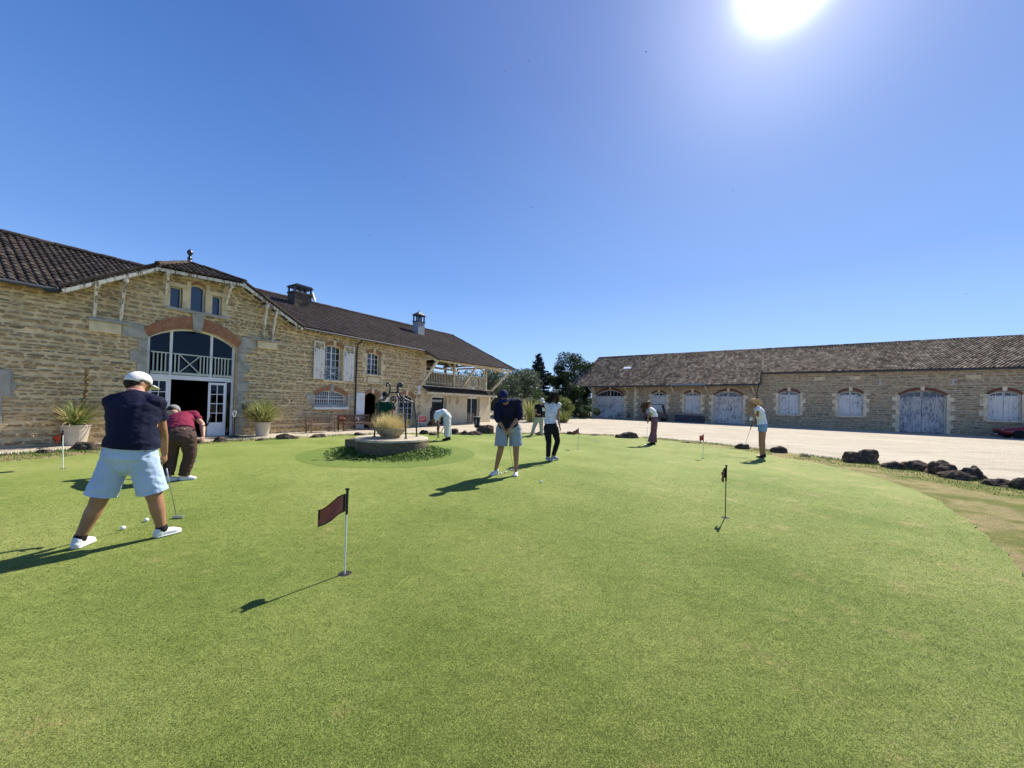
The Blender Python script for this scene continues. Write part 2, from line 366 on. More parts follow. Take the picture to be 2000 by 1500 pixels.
def m_gravel():
    t = NT('gravel'); o = t.obj()
    a = t.noise(o, .25, 4, .6); f = t.noise(o, 55, 5, .75); tr = t.noise(t.scale(o, (.35, 1.6, 1)), 1.1, 5, .65)
    vo = t.n('TexVoronoi', {'Vector': o, 'Scale': 38.0}, 'Color')
    c = t.ramp(a, [(.3, (.56, .49, .37)), (.7, (.68, .60, .46))])
    c = t.mix(t.ramp(tr, [(.50, 0.0), (.68, .5)]), c, (.36, .29, .19)); c = t.mix(t.ramp(t.n('TexWave', {'Vector': t.n('VectorRotate', {'Vector': o, 'Angle': .62}, rotation_type='Z_AXIS'), 'Scale': .16, 'Distortion': 5.0, 'Detail': 4.0}, 'Fac', bands_direction='Y'), [(.80, 0.0), (.95, .18)]), c, (.38, .31, .21))
    c = t.mix(.8, c, t.ramp(f, [(.3, (.55, .55, .55)), (.7, (1.25, 1.25, 1.25))]), 'MULTIPLY')
    c = t.mix(.3, c, t.n('Gamma', {0: vo, 1: .4}), 'MULTIPLY')
    return t.done(c, .95, t.bump(t.math('ADD', f, t.n('SeparateXYZ', {0: vo}, 0)), .02, 1), spec=.1)
def m_blade():
    t = NT('turf_blade'); o = t.obj(); c = turf_colour(t, o, 0, 1.18)
    c = t.mix(.45, c, t.ramp(t.noise(o, 160, 2, .6), [(.3, (.6, .62, .5)), (.7, (1.4, 1.35, 1.3))]), 'MULTIPLY')
    t.done(c, .5, spec=.25); tl = t.n('BsdfTranslucent', {'Color': c}); mx = t.n('MixShader', {0: .38, 1: t.p.outputs[0], 2: tl}); t.t.links.new(mx, t.out.inputs[0]); return t.m
M['blade'] = m_blade()
M['green'] = m_green('putting_turf'); M['ring'] = m_green('lush_turf', 1.0); M['fringe'] = m_fringe(); M['gravel'] = m_gravel()
M['field'] = simple('meadow', (.12, .14, .05), .95, .4, .3)
sheet('ground', [(-900, -300), (900, -300), (900, 1500), (-900, 1500)], [], -DROP-.004-.4, M['field'])
sheet('gravel_yard', [(-60, -40), (70, -40), (70, 75), (-60, 75)], [], -DROP, M['gravel'])
# grass collar round the green, sloping down to the gravel
b = MB(); n = len(fr_out)
tess = tessellate_polygon([[Vector((x, y, 0)) for x, y in fr_out], [Vector((x, y, 0)) for x, y in circ((-1, 5), .5)][:0] or [Vector((x, y, 0)) for x, y in green_out]])
vs = [(x, y, -.012) for x, y in fr_out] + [(x, y, -.012) for x, y in green_out]
fs = []
for f in tess:
    a, c, d = (Vector(vs[i]) for i in f); fs.append(tuple(f) if (c-a).cross(d-a).z > 0 else tuple(f)[::-1])
b.add(vs, fs)
cx = [0, 5]
oo = [(cx[0]+(x-cx[0])*1.035, cx[1]+(y-cx[1])*1.035) for x, y in fr_out]
b.add([(x, y, -.012) for x, y in fr_out]+[(x, y, -DROP-.02) for x, y in oo], [(i, n+i, n+(i+1) % n, (i+1) % n) for i in range(n)])
tag(b.build('grass_collar', M['fringe']), kind='structure')
holes = [circ(f, .054, 16) for f in FLAGS]
ring = circ(WELL, 2.22, 64)
sheet('putting_green', green_out, holes, 0, M['green'], skirt=.012)
sheet('turf_ring', ring, [], .004, M['ring'])

# ------------------------------------------------------------------ facade helpers
def arch(u0, u1, vs, rise, n=12):
    if rise <= 0: return [(u0, vs), (u1, vs)]
    w_ = (u1-u0)/2; r = (w_*w_+rise*rise)/(2*rise); c = vs+rise-r; a = math.asin(min(1, w_/r)); m = (u0+u1)/2
    return [(m+r*math.sin(-a+2*a*i/n), c+r*math.cos(-a+2*a*i/n)) for i in range(n+1)]
def opening(u0, u1, v0, vs, rise): # outline, counter-clockwise from bottom left
    return [(u0, v0), (u1, v0)] + arch(u0, u1, vs, rise)[::-1]
def wall_face(name, outer, holes, depth, m, parent, d=0.0):
    polys = [[Vector((u, v, 0)) for u, v in p] for p in [outer]+holes]; tri = tessellate_polygon(polys)
    b = MB(); vs = [(p.x, -d, p.y) for pl in polys for p in pl]; fs = []
    for f in tri:
        a, c, e = (Vector(vs[i]) for i in f); fs.append(tuple(f) if (c-a).cross(e-a).y < 0 else tuple(f)[::-1])
    b.add(vs, fs); b.add([(x, y+depth, z) for x, y, z in vs], [f[::-1] for f in fs])
    for pl in polys:
        k = len(pl); b.add([(p.x, -d, p.y) for p in pl]+[(p.x, -d+depth, p.y) for p in pl], [(i, k+i, k+(i+1) % k, (i+1) % k) for i in range(k)])
    return b.build(name, m, parent)
def ring_arch(b, u0, u1, vs, rise, th, d0, d1, grow=0.0, n=14):
    i_ = arch(u0, u1, vs, rise, n); o_ = arch(u0-grow, u1+grow, vs+th*.55, rise+th*.45, n)
    for k in range(n): b.prism([i_[k], i_[k+1], o_[k+1], o_[k]], d0, d1)
def quoins(b, u, v0, v1, side, w0=.18, w1=.30, h=.3, d=.034, gap=.012):
    v = v0; k = 0
    while v < v1-.05:
        hh = min(h*random.uniform(.85, 1.15), v1-v); wd = w1 if k % 2 else w0
        wd *= random.uniform(.92, 1.08)
        b.fb(min(u, u+side*wd), max(u, u+side*wd), v+gap/2, v+hh-gap/2, -.02, d*random.uniform(.8, 1.2)); v += hh; k += 1
def tiles(name, P, nc, nr, keep, m, parent, r=.045, step=.02, uvo=0):
    """roll tiles: P(a,b) gives a point, a across columns 0..nc, b up the slope 0..nr"""
    K = [(0, 0), (.12, .0), (.2, .55), (.34, .95), (.5, 1.0), (.66, .95), (.8, .55), (.88, 0), (1, 0)]
    b = MB(); uv = []
    p0 = P(nc/2, nr/2); nrm_ = (P(nc/2+.5, nr/2)-p0).cross(P(nc/2, nr/2+.5)-p0).normalized()
    for c in range(nc):
        for q in range(nr):
            if not keep(P(c+.5, q+.5)): continue
            n0 = len(b.v); jr = random.uniform(-.006, .006)
            lo = [P(c+k, q-.06) + nrm_*(h*r+step+jr) for k, h in K]; hi = [P(c+k, q+1) + nrm_*(h*r*.86+jr) for k, h in K]
            dn = [P(c+k, q-.06) + nrm_*(h*r*.55-.012) for k, h in K]
            L = len(K); fs = []
            for i in range(L-1):
                fs += [(i, i+1, L+i+1, L+i), (2*L+i, 2*L+i+1, i+1, i)]
            b.add(lo+hi+dn, fs); uv += [(c+.5+uvo, q+.5)]*(3*L)
    return b.build(name, m, parent, uv=uv)
def ridge_caps(name, a, bb, m, parent, r=.11, L=.38, start=0):
    a, bb = Vector(a), Vector(bb); n = max(1, round((bb-a).length/L)); b = MB(); uv = []
    for i in range(n):
        p = a.lerp(bb, i/n); q = a.lerp(bb, (i+1.08)/n); k0 = len(b.v)
        jz = Vector((0, 0, random.uniform(-.008, .008)))
        b.tube([p+jz, q+Vector((0, 0, .012))+jz], [r*1.0, r*.88], 10); uv += [(i+.5+start, 99.5)]*(len(b.v)-k0)
    return b.build(name, m, parent, uv=uv)

def in_poly(p, poly):
    c = False; n = len(poly)
    for i in range(n):
        x1, y1 = poly[i]; x2, y2 = poly[i-1]
        if (y1 > p[1]) != (y2 > p[1]) and p[0] < (x2-x1)*(p[1]-y1)/(y2-y1)+x1: c = not c
    return c
def masonry(name, u0, u1, v1, outline, holes, L, H, m, parent, jit=.38, gap=.019, relief=.026, seed=1):
    """irregular courses of rubble, each stone a low dome standing out of the mortar"""
    rg = random.Random(seed); b = MB(); uv = []; v = .01; row = 0
    def grow(x, e): a, c, v0, vs_, r = x; return (a-e, c+e, v0-e, vs_+e, r)
    hp = [(x[0]-.03, x[1]+.03, x[2]-.03, x[3]+x[4]+.03, opening(*grow(x, .03))) for x in holes]
    while v < v1:
        h = H*rg.uniform(.6, 1.45); u = u0+rg.uniform(0, L); ph = rg.uniform(0, 9)
        while u < u1:
            w_ = L*rg.uniform(.5, 1.6); hs_ = h*rg.uniform(.75, 1.12); cu = u+w_/2; cv = v+h/2+.035*math.sin(u*1.3+ph)+rg.uniform(-.02, .02)
            n = rg.choice((7, 8, 9)); P = []
            for k in range(n):
                a = 2*math.pi*(k+rg.uniform(-.25, .25))/n; ca, sa = math.cos(a), math.sin(a); q = (abs(ca)**4+abs(sa)**4)**-.25
                P.append((ca*q*(w_/2-gap/2)*rg.uniform(1-jit*.45, 1.03), sa*q*(hs_/2-gap/2)*rg.uniform(1-jit, 1.03)))
            ok = all(in_poly((cu+x, cv+y), outline) for x, y in P) and not any(hp_[0] < cu+x < hp_[1] and hp_[2] < cv+y < hp_[3] and in_poly((cu+x, cv+y), hp_[4]) for hp_ in hp for x, y in P+[(0, 0)])
            if ok:
                r = relief*rg.uniform(.55, 1.0); tx, tz = rg.uniform(-.25, .25)*r, rg.uniform(-.35, .35)*r; vs = []
                for s_, d in ((1, -.004), (.93, r*.7), (.66, r)):
                    for x, y in P: vs.append((cu+x*s_, -(d+(tx*x/w_*2+tz*y/h*2)*(d > 0)), cv+y*s_))
                fs = []
                for q in range(2):
                    for k in range(n): k2 = (k+1) % n; fs.append((q*n+k, q*n+k2, (q+1)*n+k2, (q+1)*n+k))
                fs.append(tuple(range(2*n, 3*n))); b.add(vs, fs); uv += [(rg.randrange(4000)+.5, row+.5)]*(3*n)
            u += w_
        v += h; row += 1
    return b.build(name, m, parent, uv=uv)
# ================================================================== LEFT BUILDING (clubhouse)
LO = Vector((-13.359, 9.400, -DROP)); LA = math.atan2(.859696, .510806)
club = empty('clubhouse', LO, LA, 'long rubble stone clubhouse with a gabled glass entrance, dark tiled roof and timber loggia', 'clubhouse')
def lp(u, d, v): return LO + Vector((u*.510806+d*.859696, u*.859696-d*.510806, v))
def rl(u): return 7.05+(u-6)*.0256          # ridge height on the right
# gable wall with its openings
ENT = (2.70, 5.22, 0.0, 3.40, .46)
W1 = (8.74, 9.66, 2.42, 4.0, .12); W2 = (11.03, 11.95, 2.88, 3.95, .12); GR = (8.29, 9.98, 1.2, 1.68, .25)
DS = (10.98, 11.95, 0.0, 1.72, .2); D2 = (13.2, 14.55, 0.0, 1.68, .24)
TL, TC, TR_ = (3.2, 3.52, 4.5, 5.22, 0), (3.74, 4.16, 4.5, 5.36, .1), (4.36, 4.66, 4.5, 5.22, 0)
op = [opening(*x) for x in (ENT, W1, W2, GR, DS, D2, TL, TC, TR_)]
outer = [(-7, 0), (2.69, 0)]
# ground-level openings break the outline, so the outline runs round them
def notch(pts, o): u0, u1, v0, vs, rise = o; return pts + [(u0, 0)] + arch(u0, u1, vs, rise) + [(u1, 0)]
pts = [(-7, 0)]
for o in (ENT, DS, D2): pts = notch(pts, o)
pts += [(15.25, 0), (15.25, 4.72), (7.3, 4.62), (5.17, 5.86), (2.77, 5.68), (.85, 4.42), (-7, 4.40)]
wall_face('wall', pts, [op[i] for i in (1, 2, 3, 6, 7, 8)], .38, M['mortar_left'], club)
masonry('rubble_facing', -6.9, 15.2, 5.85, pts, [ENT, W1, W2, GR, DS, D2, TL, TC, TR_], .215, .084, M['stone_left'], club, seed=11)
b = MB(); b.fb(-7, 23, 0, 4.4, -10.2, -9.9); b.fb(-7.3, -7, 0, 4.3, -10.2, 0); b.fb(15.25, 15.5, 0, 2.5, -9.9, -.38); b.fb(15.26, 15.5, 2.5, 4.7, -9.9, -.38)
b.prism([(-7, 0), (-7, .01)], 0, 0) if False else None
b.build('rear_wall', M['rubble_left'], club)
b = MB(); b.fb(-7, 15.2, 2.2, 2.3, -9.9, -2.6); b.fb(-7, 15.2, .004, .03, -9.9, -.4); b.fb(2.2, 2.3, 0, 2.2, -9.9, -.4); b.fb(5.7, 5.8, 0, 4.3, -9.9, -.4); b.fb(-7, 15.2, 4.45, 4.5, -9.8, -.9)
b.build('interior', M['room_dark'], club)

# roofs
def boards(name, quads, m, parent):
    b = MB()
    for q in quads:
        q = [Vector(x) for x in q]; nn = (q[1]-q[0]).cross(q[3]-q[0]).normalized()
        if nn.z < 0: nn = -nn
        lo = [x - nn*.05 for x in q]; hi = [x - nn*.015 for x in q]
        b.add(lo+hi, [(0, 1, 2, 3), (7, 6, 5, 4), (0, 4, 5, 1), (1, 5, 6, 2), (2, 6, 7, 3), (3, 7, 4, 0)])
    return b.build(name, m, parent)
def LV(u, d, v): return Vector((u, -d, v))
vL = lambda u, d: 4.36 + (6.84-4.36)*(.34-d)/5.34          # left main roof height
def vR(u, d):                                               # right main roof height
    s = .45+.04*min(1, max(0, (u-7.5)/7.2)); return rl(u)-s*(d+5)
vA = lambda u: 4.38+.655*(u-.84)                             # cross gable, left plane
vB = lambda u: 4.62+.545*(7.36-u)                            # cross gable, right plane
hipd = lambda u: .5-1.5*(u-2.75)/1.23                        # hip lines
hipd2 = lambda u: .5-1.5*(5.15-u)/1.17
PC = .168
nr = 17
def keepL(p):
    u, d, v = p.x, -p.y, p.z
    if u < .85: return True
    return u < 4.0 and v > vA(u)-.02 and d < .2
tiles('roof', lambda a, q: LV(-6.6+a*PC, .34-5.34*q/nr, 4.36+2.48*q/nr), 63, nr, keepL, M['tile_left'], club, .05, .022)
boards('roof_boards', [[LV(-6.6, .3, 4.36), LV(.84, .3, 4.36), LV(4, -5, 6.8), LV(-6.6, -5, 6.8)], [LV(-6.6, -5, 6.82), LV(4, -5, 6.82), LV(4, -10.4, 4.3), LV(-6.6, -10.4, 4.3)]], M['dark_timber'], club)
ridge_caps('ridge_tiles', LV(-6.6, -5, 6.87), LV(4.0, -5, 6.89), M['tile_left'], club)
def keepR(p):
    u, d, v = p.x, -p.y, p.z
    if u > 7.35: return u > 7.35
    return u > 4.0 and v > vB(u)-.02 and d < .2
def PR(a, q):
    u = 4.0+a*PC; d = .42-5.42*q/18; return LV(u, d, vR(u, d))
tiles('roof', PR, 64, 18, keepR, M['tile_flat'], club, .035, .02)
def PA(a, q):
    u = 14.78+a*PC; d = 1.6-6.6*q/22; return LV(u, d, vR(u, d))
tiles('roof', PA, 54, 22, lambda p: True, M['tile_flat'], club, .035, .02)
boards('roof_boards', [[LV(7.34, .4, vR(7.34, .4)), LV(14.78, .4, vR(14.78, .4)), LV(14.78, -5, rl(14.78)), LV(7.34, -5, rl(7.34))],
                       [LV(14.79, 1.55, vR(14.79, 1.55)), LV(23.8, 1.55, vR(23.8, 1.55)), LV(23.8, -5, rl(23.8)), LV(14.79, -5, rl(14.79))],
                       [LV(4.0, -5, rl(4)), LV(23.8, -5, rl(23.8)), LV(23.8, -10.6, 4.6), LV(4, -10.6, 4.2)]], M['dark_timber'], club)
ridge_caps('ridge_tiles', LV(4.0, -5, rl(4)+.03), LV(23.85, -5, rl(23.85)+.03), M['tile_flat'], club, .1)
ridge_caps('verge_tiles', LV(23.82, 1.6, vR(23.8, 1.6)+.03), LV(23.82, -5, rl(23.8)+.03), M['tile_flat'], club, .07)
ridge_caps('verge_tiles', LV(14.78, 1.6, vR(14.8, 1.6)+.03), LV(14.78, .42, vR(14.8, .42)+.03), M['tile_flat'], club, .06)
# cross gable planes
def keepA(p):
    u, d, v = p.x, -p.y, p.z
    return v > vL(u, d)-.03 and (u < 2.72 or d < hipd(u)+.05)
def keepB(p):
    u, d, v = p.x, -p.y, p.z
    return v > vR(u, d)-.03 and (u > 5.18 or d < hipd2(u)+.05)
tiles('roof', lambda a, q: LV(.80+3.18*q/11, .52-a*PC, vA(.80+3.18*q/11)), 30, 11, keepA, M['tile_left'], club, .05, .022, 200)
tiles('roof', lambda a, q: LV(7.40-3.42*q/11, .52-(30-a)*PC, vB(7.40-3.42*q/11)), 30, 11, keepB, M['tile_left'], club, .05, .022, 300)
def keepH(p):
    u, d = p.x, -p.y; return d < .55 and d > min(hipd(u), hipd2(u)) - .9 and (hipd(u) < d+.06) and (hipd2(u) < d+.06)
def PH(a, q):
    u = 2.66+a*PC; d = .56-1.56*q/6; v0 = 5.64+.18*(u-2.75)/2.4; return LV(u, d, v0+(6.42-5.72)*(.56-d)/1.56)
tiles('roof', PH, 15, 6, keepH, M['tile_left'], club, .045, .02, 400)
boards('roof_boards', [[LV(.84, .46, vA(.84)), LV(2.75, .46, vA(2.75)), LV(3.98, -1, 6.42), LV(3.98, -4.4, 6.4)],
                       [LV(7.34, .46, vB(7.34)), LV(5.15, .46, vB(5.15)), LV(3.98, -1, 6.42), LV(3.98, -4.4, 6.4)],
                       [LV(2.75, .46, 5.64), LV(5.15, .46, 5.82), LV(3.99, -1, 6.42), LV(3.97, -1, 6.42)]], M['dark_timber'], club)
ridge_caps('ridge_tiles', LV(2.72, .52, 5.72), LV(3.96, -1, 6.46), M['tile_left'], club, .075, .26)
ridge_caps('ridge_tiles', LV(5.2, .52, 5.9), LV(3.98, -1, 6.46), M['tile_left'], club, .075, .26)
ridge_caps('ridge_tiles', LV(3.98, -1, 6.46), LV(3.98, -4.6, 6.46), M['tile_left'], club, .085)
ridge_caps('verge_tiles', LV(.78, .5, 4.42), LV(2.72, .5, 5.70), M['tile_left'], club, .055, .25)
ridge_caps('verge_tiles', LV(7.44, .5, 4.62), LV(5.2, .5, 5.86), M['tile_left'], club, .055, .25)
b = MB(); b.lathe([(.11, -.08), (.12, .02), (.07, .06), (.055, .12), (.085, .16), (.045, .2), (.035, .26), (.06, .3), (.095, .36), (.085, .42), (.03, .48), (.005, .52)], 12, (3.98, 1.0, 6.46))
b.build('finial', M['iron'], club, True)
# barge boards and rafters of the gable
b = MB()
for (p, q) in ((LV(.84, .5, 4.30), LV(2.76, .5, 5.56)), (LV(2.76, .5, 5.56), LV(5.16, .5, 5.74)), (LV(5.16, .5, 5.74), LV(7.4, .5, 4.50))):
    b.beam(p, q, .035, .10); b.beam(p+Vector((0, .4, -.02)), q+Vector((0, .4, -.02)), .06, .06)
b.build('barge_board', M['old_wood'], club)
b = MB()
for i in range(7):
    t_ = i/6; p = LV(.95, .47, 4.36).lerp(LV(2.7, .47, 5.52), t_); b.beam(p, p+Vector((0, .47, 0)), .05, .05)
    p = LV(5.2, .47, 5.70).lerp(LV(7.2, .47, 4.58), t_); b.beam(p, p+Vector((0, .47, 0)), .05, .05)
b.split(4, 'purlin_ends', M['old_wood'], club)
# white painted braces under the gable
for (u0, v0, u1, v1) in ((1.52, 3.7, 1.47, 4.62), (2.06, 3.72, 2.04, 4.94), (6.08, 3.86, 6.0, 5.14), (6.40, 3.86, 6.36, 4.96), (3.08, 4.86, 3.02, 5.48), (4.78, 4.98, 4.76, 5.56)):
    b = MB(); b.beam(LV(u0, .03, v0), LV(u1, .42, v1), .07, .07, (1, 0, 0)); b.fb(u1-.06, u1+.06, v1-.03, v1+.08, 0, .52); b.build('gable_brace', M['old_wood'], club, bevel=.006)
# gutters, downpipe
b = MB(); b.tube([LV(-6.6, .40, 4.30), LV(.8, .40, 4.32)], .05, 8); b.tube([LV(7.45, .50, 4.55), LV(14.75, .50, 4.60)], .045, 8); b.split(4, 'gutter', M['gutter'], club)
b = MB(); b.tube([LV(.8, .40, 4.28), LV(.55, .40, 4.24)], .05, 8); b.tube([LV(10.42, .48, 4.56), LV(10.4, .12, 4.35), LV(10.4, .06, 4.0), LV(10.4, .06, .05)], .035, 8); b.split(4, 'downpipe', M['iron'], club)

# ---- entrance
ent = MB(); fr = .05
ring_arch(ent, ENT[0]+.06, ENT[1]-.06, ENT[3]-.02, .42, .06, -.28, -.18)
ent.fb(2.72, 2.80, 0, 3.42, -.28, -.18); ent.fb(5.12, 5.20, 0, 3.42, -.28, -.18); ent.fb(2.8, 5.12, 2.05, 2.2, -.29, -.15)
for u in (3.33, 4.46): ent.fb(u-.035, u+.035, 2.2, 3.76, -.27, -.17)
ent.fb(3.31, 3.36, 0, 2.05, -.27, -.18); ent.fb(4.93, 4.98, 0, 2.05, -.27, -.18)
e = ent.build('entrance', M['white_paint'], club)
b = MB(); b.prism([(2.8, 2.2), (5.12, 2.2), *arch(2.8, 5.12, 3.38, .42)[::-1]], -.235, -.225); b.fb(4.98, 5.12, 0, 2.05, -.235, -.225); b.fb(2.8, 2.83, 0, 2.05, -.235, -.225); b.build('pane', M['glass'], e)
b = MB()
for (u0, u1) in ((2.82, 3.28), (3.38, 4.41), (4.51, 5.10)):
    b.fb(u0, u1, 2.92, 2.96, -.16, -.12); b.fb(u0, u1, 2.22, 2.30, -.16, -.12)
    if u0 == 3.38:
        for u in (3.42, 3.52, 4.12, 4.22, 4.32): b.fb(u, u+.03, 2.3, 2.92, -.155, -.125)
        b.beam(LV(3.56, .138, 2.31) + Vector((0, .278, 0)), LV(4.1, .138, 2.91)+Vector((0, .278, 0)), .025, .03); b.beam(LV(3.56, .138, 2.91)+Vector((0, .272, 0)), LV(4.1, .138, 2.31)+Vector((0, .272, 0)), .025, .03)
    else:
        k = int((u1-u0)/.1)
        for i in range(k): b.fb(u0+.05+i*.1, u0+.08+i*.1, 2.3, 2.92, -.155, -.125)
b.build('balustrade', M['sage_paint'], e)
def glazed_leaf(w_, h, name='door_leaf', rows=4, panel=.5, parent=e):
    b = MB(); b.box(0, .07, -.02, .02, 0, h); b.box(w_-.07, w_, -.02, .02, 0, h); b.box(.07, w_-.07, -.02, .02, h-.08, h); b.box(.07, w_-.07, -.018, .018, 0, panel)
    b.box(w_/2-.012, w_/2+.012, -.014, .014, panel, h-.08)
    for i in range(1, rows): z = panel+(h-.08-panel)*i/rows; b.box(.07, w_-.07, -.013, .013, z-.012, z+.012)
    o = b.build(name, M['white_paint'], parent); g = MB(); g.box(.07, w_-.07, -.003, .003, panel, h-.08); g.build('pane', M['glass'], o); return o
L1 = glazed_leaf(.50, 2.03, parent=club); L1.location = (2.81, .22, .02)
L2 = glazed_leaf(.52, 1.98, parent=club); L2.location = (4.40, .16, .02); L2.rotation_euler.z = R(-10)
b = MB(); ring_arch(b, ENT[0], ENT[1], ENT[3], ENT[4], .42, -.03, .04, .12, 18); b.build('brick_arch', M['brick'], club)
b = MB(); b.prism([(3.84, 3.78), (4.06, 3.78), (4.14, 4.42), (3.78, 4.42)], -.02, .1); b.build('keystone', M['ashlar_grey'], club, bevel=.01)
b = MB(); quoins(b, 2.70, 0, 3.3, -1, .22, .38, .36); quoins(b, 5.22, 0, 3.4, 1, .24, .40, .36)
b.prism([(2.70, 3.32), (2.70, 3.42), (2.56, 3.78), (2.1, 3.74), (2.1, 3.32)], -.02, .034); b.prism([(5.22, 3.42), (5.36, 3.86), (5.85, 3.86), (5.85, 3.46), (5.22, 3.42)][:4]+[(5.5, 3.42)], -.02, .034)
b.split(4, 'stone_quoins', M['ashlar_grey'], club, bevel=.008)
b = MB(); b.fb(1.42, 2.08, 3.34, 3.66, -.02, .10); b.fb(5.87, 6.6, 3.5, 3.8, -.02, .10); b.split(4, 'corbel_block', M['ashlar_tan'], club, bevel=.015)
b = MB(); b.fb(1.40, 2.3, 3.66, 3.74, -.02, .15); b.fb(5.6, 6.64, 3.8, 3.87, -.02, .15); b.split(4, 'corbel_cap', M['ashlar_grey'], club, bevel=.01)
# ---- three-light window
b = MB(); b.fb(3.05, 4.84, 4.40, 4.5, -.02, .12); b.build('window_sill', M['ashlar_grey'], club, bevel=.01)
b = MB()
b.fb(3.52, 3.74, 4.5, 5.22, -.2, .03); b.fb(4.16, 4.36, 4.5, 5.22, -.2, .03); b.fb(3.0, 3.74, 5.22, 5.36, -.02, .03); b.fb(4.16, 4.9, 5.22, 5.36, -.02, .03)
quoins(b, 3.2, 4.5, 5.22, -1, .16, .28, .24, .025); quoins(b, 4.66, 4.5, 5.22, 1, .16, .28, .24, .025); b.fb(3.62, 3.74, 5.36, 5.52, -.02, .035); b.fb(4.16, 4.28, 5.36, 5.54, -.02, .035)
b.build('stone_surround', M['ashlar_tan'], club, bevel=.006)
b = MB(); ring_arch(b, 3.745, 4.155, 5.37, .1, .1, -.02, .025); b.build('brick_arch', M['brick'], club)
for x in (TL, TC, TR_):
    f = MB(); f.fb(x[0], x[0]+.025, x[2], x[3], -.2, -.14); f.fb(x[1]-.025, x[1], x[2], x[3], -.2, -.14); f.fb(x[0]+.025, x[1]-.025, x[2], x[2]+.025, -.2, -.14)
    ring_arch(f, x[0]+.02, x[1]-.02, x[3]-.03, max(x[4], .001), .03, -.2, -.14) if x[4] else f.fb(x[0]+.025, x[1]-.025, x[3]-.025, x[3], -.2, -.14)
    o = f.build('window', M['white_paint'], club); g = MB(); g.prism(opening(x[0]+.02, x[1]-.02, x[2]+.02, x[3]-.01, x[4]), -.19, -.18); g.build('pane', M['blue_glass'], o)

def sash(x, cols, rows, dd=-.26, gm='dark_glass', mm='white_paint', bar=.022, arch_top=True, parent=club):
    u0, u1, v0, vs_, rise = x; f = MB(); fw = .045
    f.fb(u0, u0+fw, v0, vs_, dd-.03, dd+.03); f.fb(u1-fw, u1, v0, vs_, dd-.03, dd+.03); f.fb(u0+fw, u1-fw, v0, v0+fw, dd-.03, dd+.03)
    if rise: ring_arch(f, u0, u1, vs_-.03, rise-.03, .06, dd-.03, dd+.03, 0, 10)
    else: f.fb(u0+fw, u1-fw, vs_-fw, vs_, dd-.03, dd+.03)
    m_ = (u0+u1)/2; f.fb(m_-.03, m_+.03, v0+fw, vs_+rise-.03, dd-.026, dd+.034)
    for i in range(1, cols):
        u = u0+(u1-u0)*i/cols
        if abs(u-m_) > .03: f.fb(u-bar/2, u+bar/2, v0+fw, vs_+rise*.7, dd-.015, dd+.02)
    for i in range(1, rows): v = v0+(vs_+rise*.6-v0)*i/rows; f.fb(u0+fw, u1-fw, v-bar/2, v+bar/2, dd-.016, dd+.021)
    o = f.build('window', M[mm], parent); g = MB(); g.prism(opening(u0+.01, u1-.01, v0+.01, vs_-.01, rise), dd-.006, dd+.002); g.build('pane', M[gm], o); return o
def surround(x, th, key, bm, sm, jw0=.14, jw1=.26, parent=club, sill=True, kd=.05, hq=.26, qb=None):
    u0, u1, v0, vs_, rise = x; m_ = (u0+u1)/2
    b = MB(); ring_arch(b, u0, u1, vs_, rise, th, -.02, .032, .06, 12); b.build('brick_arch', M[bm], parent)
    if key: b = MB(); k = key; b.prism([(m_-k*.4, vs_+rise-.05), (m_+k*.4, vs_+rise-.05), (m_+k*.5, vs_+rise+th+.06), (m_-k*.5, vs_+rise+th+.06)], -.02, kd); b.build('keystone', M[sm], parent, bevel=.008)
    b = MB(); quoins(b, u0, qb if qb is not None else v0, vs_+.02, -1, jw0, jw1, hq); quoins(b, u1, qb if qb is not None else v0, vs_+.02, 1, jw0, jw1, hq); b.split(m_, 'stone_surround', M[sm], parent, bevel=.006)
    if sill: b = MB(); b.fb(u0-.08, u1+.08, v0-.1, v0, -.02, .09); b.build('window_sill', M[sm], parent, bevel=.008)
# french window with open shutters
w1 = sash((8.74, 9.66, 2.42, 4.0, .12), 4, 5); surround(W1, .18, .16, 'brick', 'ashlar_tan')
b = MB(); b.tube([LV(8.76, -.1, 3.0), LV(9.64, -.1, 3.0)], .01); b.tube([LV(8.76, -.1, 2.5), LV(9.64, -.1, 3.0)], .009); b.tube([LV(8.76, -.1, 3.0), LV(9.64, -.1, 2.5)], .009); b.tube([LV(8.76, -.1, 2.5), LV(9.64, -.1, 2.5)], .01)
for k in range(12): a = k*math.pi/6; b.tube([LV(9.2+.06*math.cos(a), -.1, 2.75+.06*math.sin(a)), LV(9.2+.06*math.cos(a+.53), -.1, 2.75+.06*math.sin(a+.53))], .008, 6)
b.build('window_rail', M['white_paint'], w1)
def shutter(w_, h, mat='peel_white', lights=True, name='shutter'):
    b = MB(); n = 4
    top = h-.32 if lights else h
    for i in range(n): b.box(i*w_/n+.003, (i+1)*w_/n-.003, -.018, .018, 0, top)
    if lights: b.box(0, .05, -.018, .018, top, h); b.box(w_-.05, w_, -.018, .018, top, h); b.box(w_/2-.02, w_/2+.02, -.018, .018, top, h); b.box(.05, w_-.05, -.017, .017, h-.05, h)
    b.box(0, w_, .018, .035, .15, .22); b.box(0, w_, .018, .035, top-.22, top-.15)
    b.box(0, w_, -.026, -.018, .15, .21)
    return b.build(name, M[mat], w1)
s1 = shutter(.54, 1.74); s1.parent = club; s1.location = (8.16, -.10, 2.42); s1.rotation_euler.z = R(7)
s2 = shutter(.54, 1.74); s2.parent = club; s2.location = (9.70, -.04, 2.42); s2.rotation_euler.z = R(-5)
w2 = sash((11.03, 11.95, 2.88, 3.95, .12), 4, 4); surround(W2, .18, .16, 'brick', 'ashlar_tan', qb=2.4)
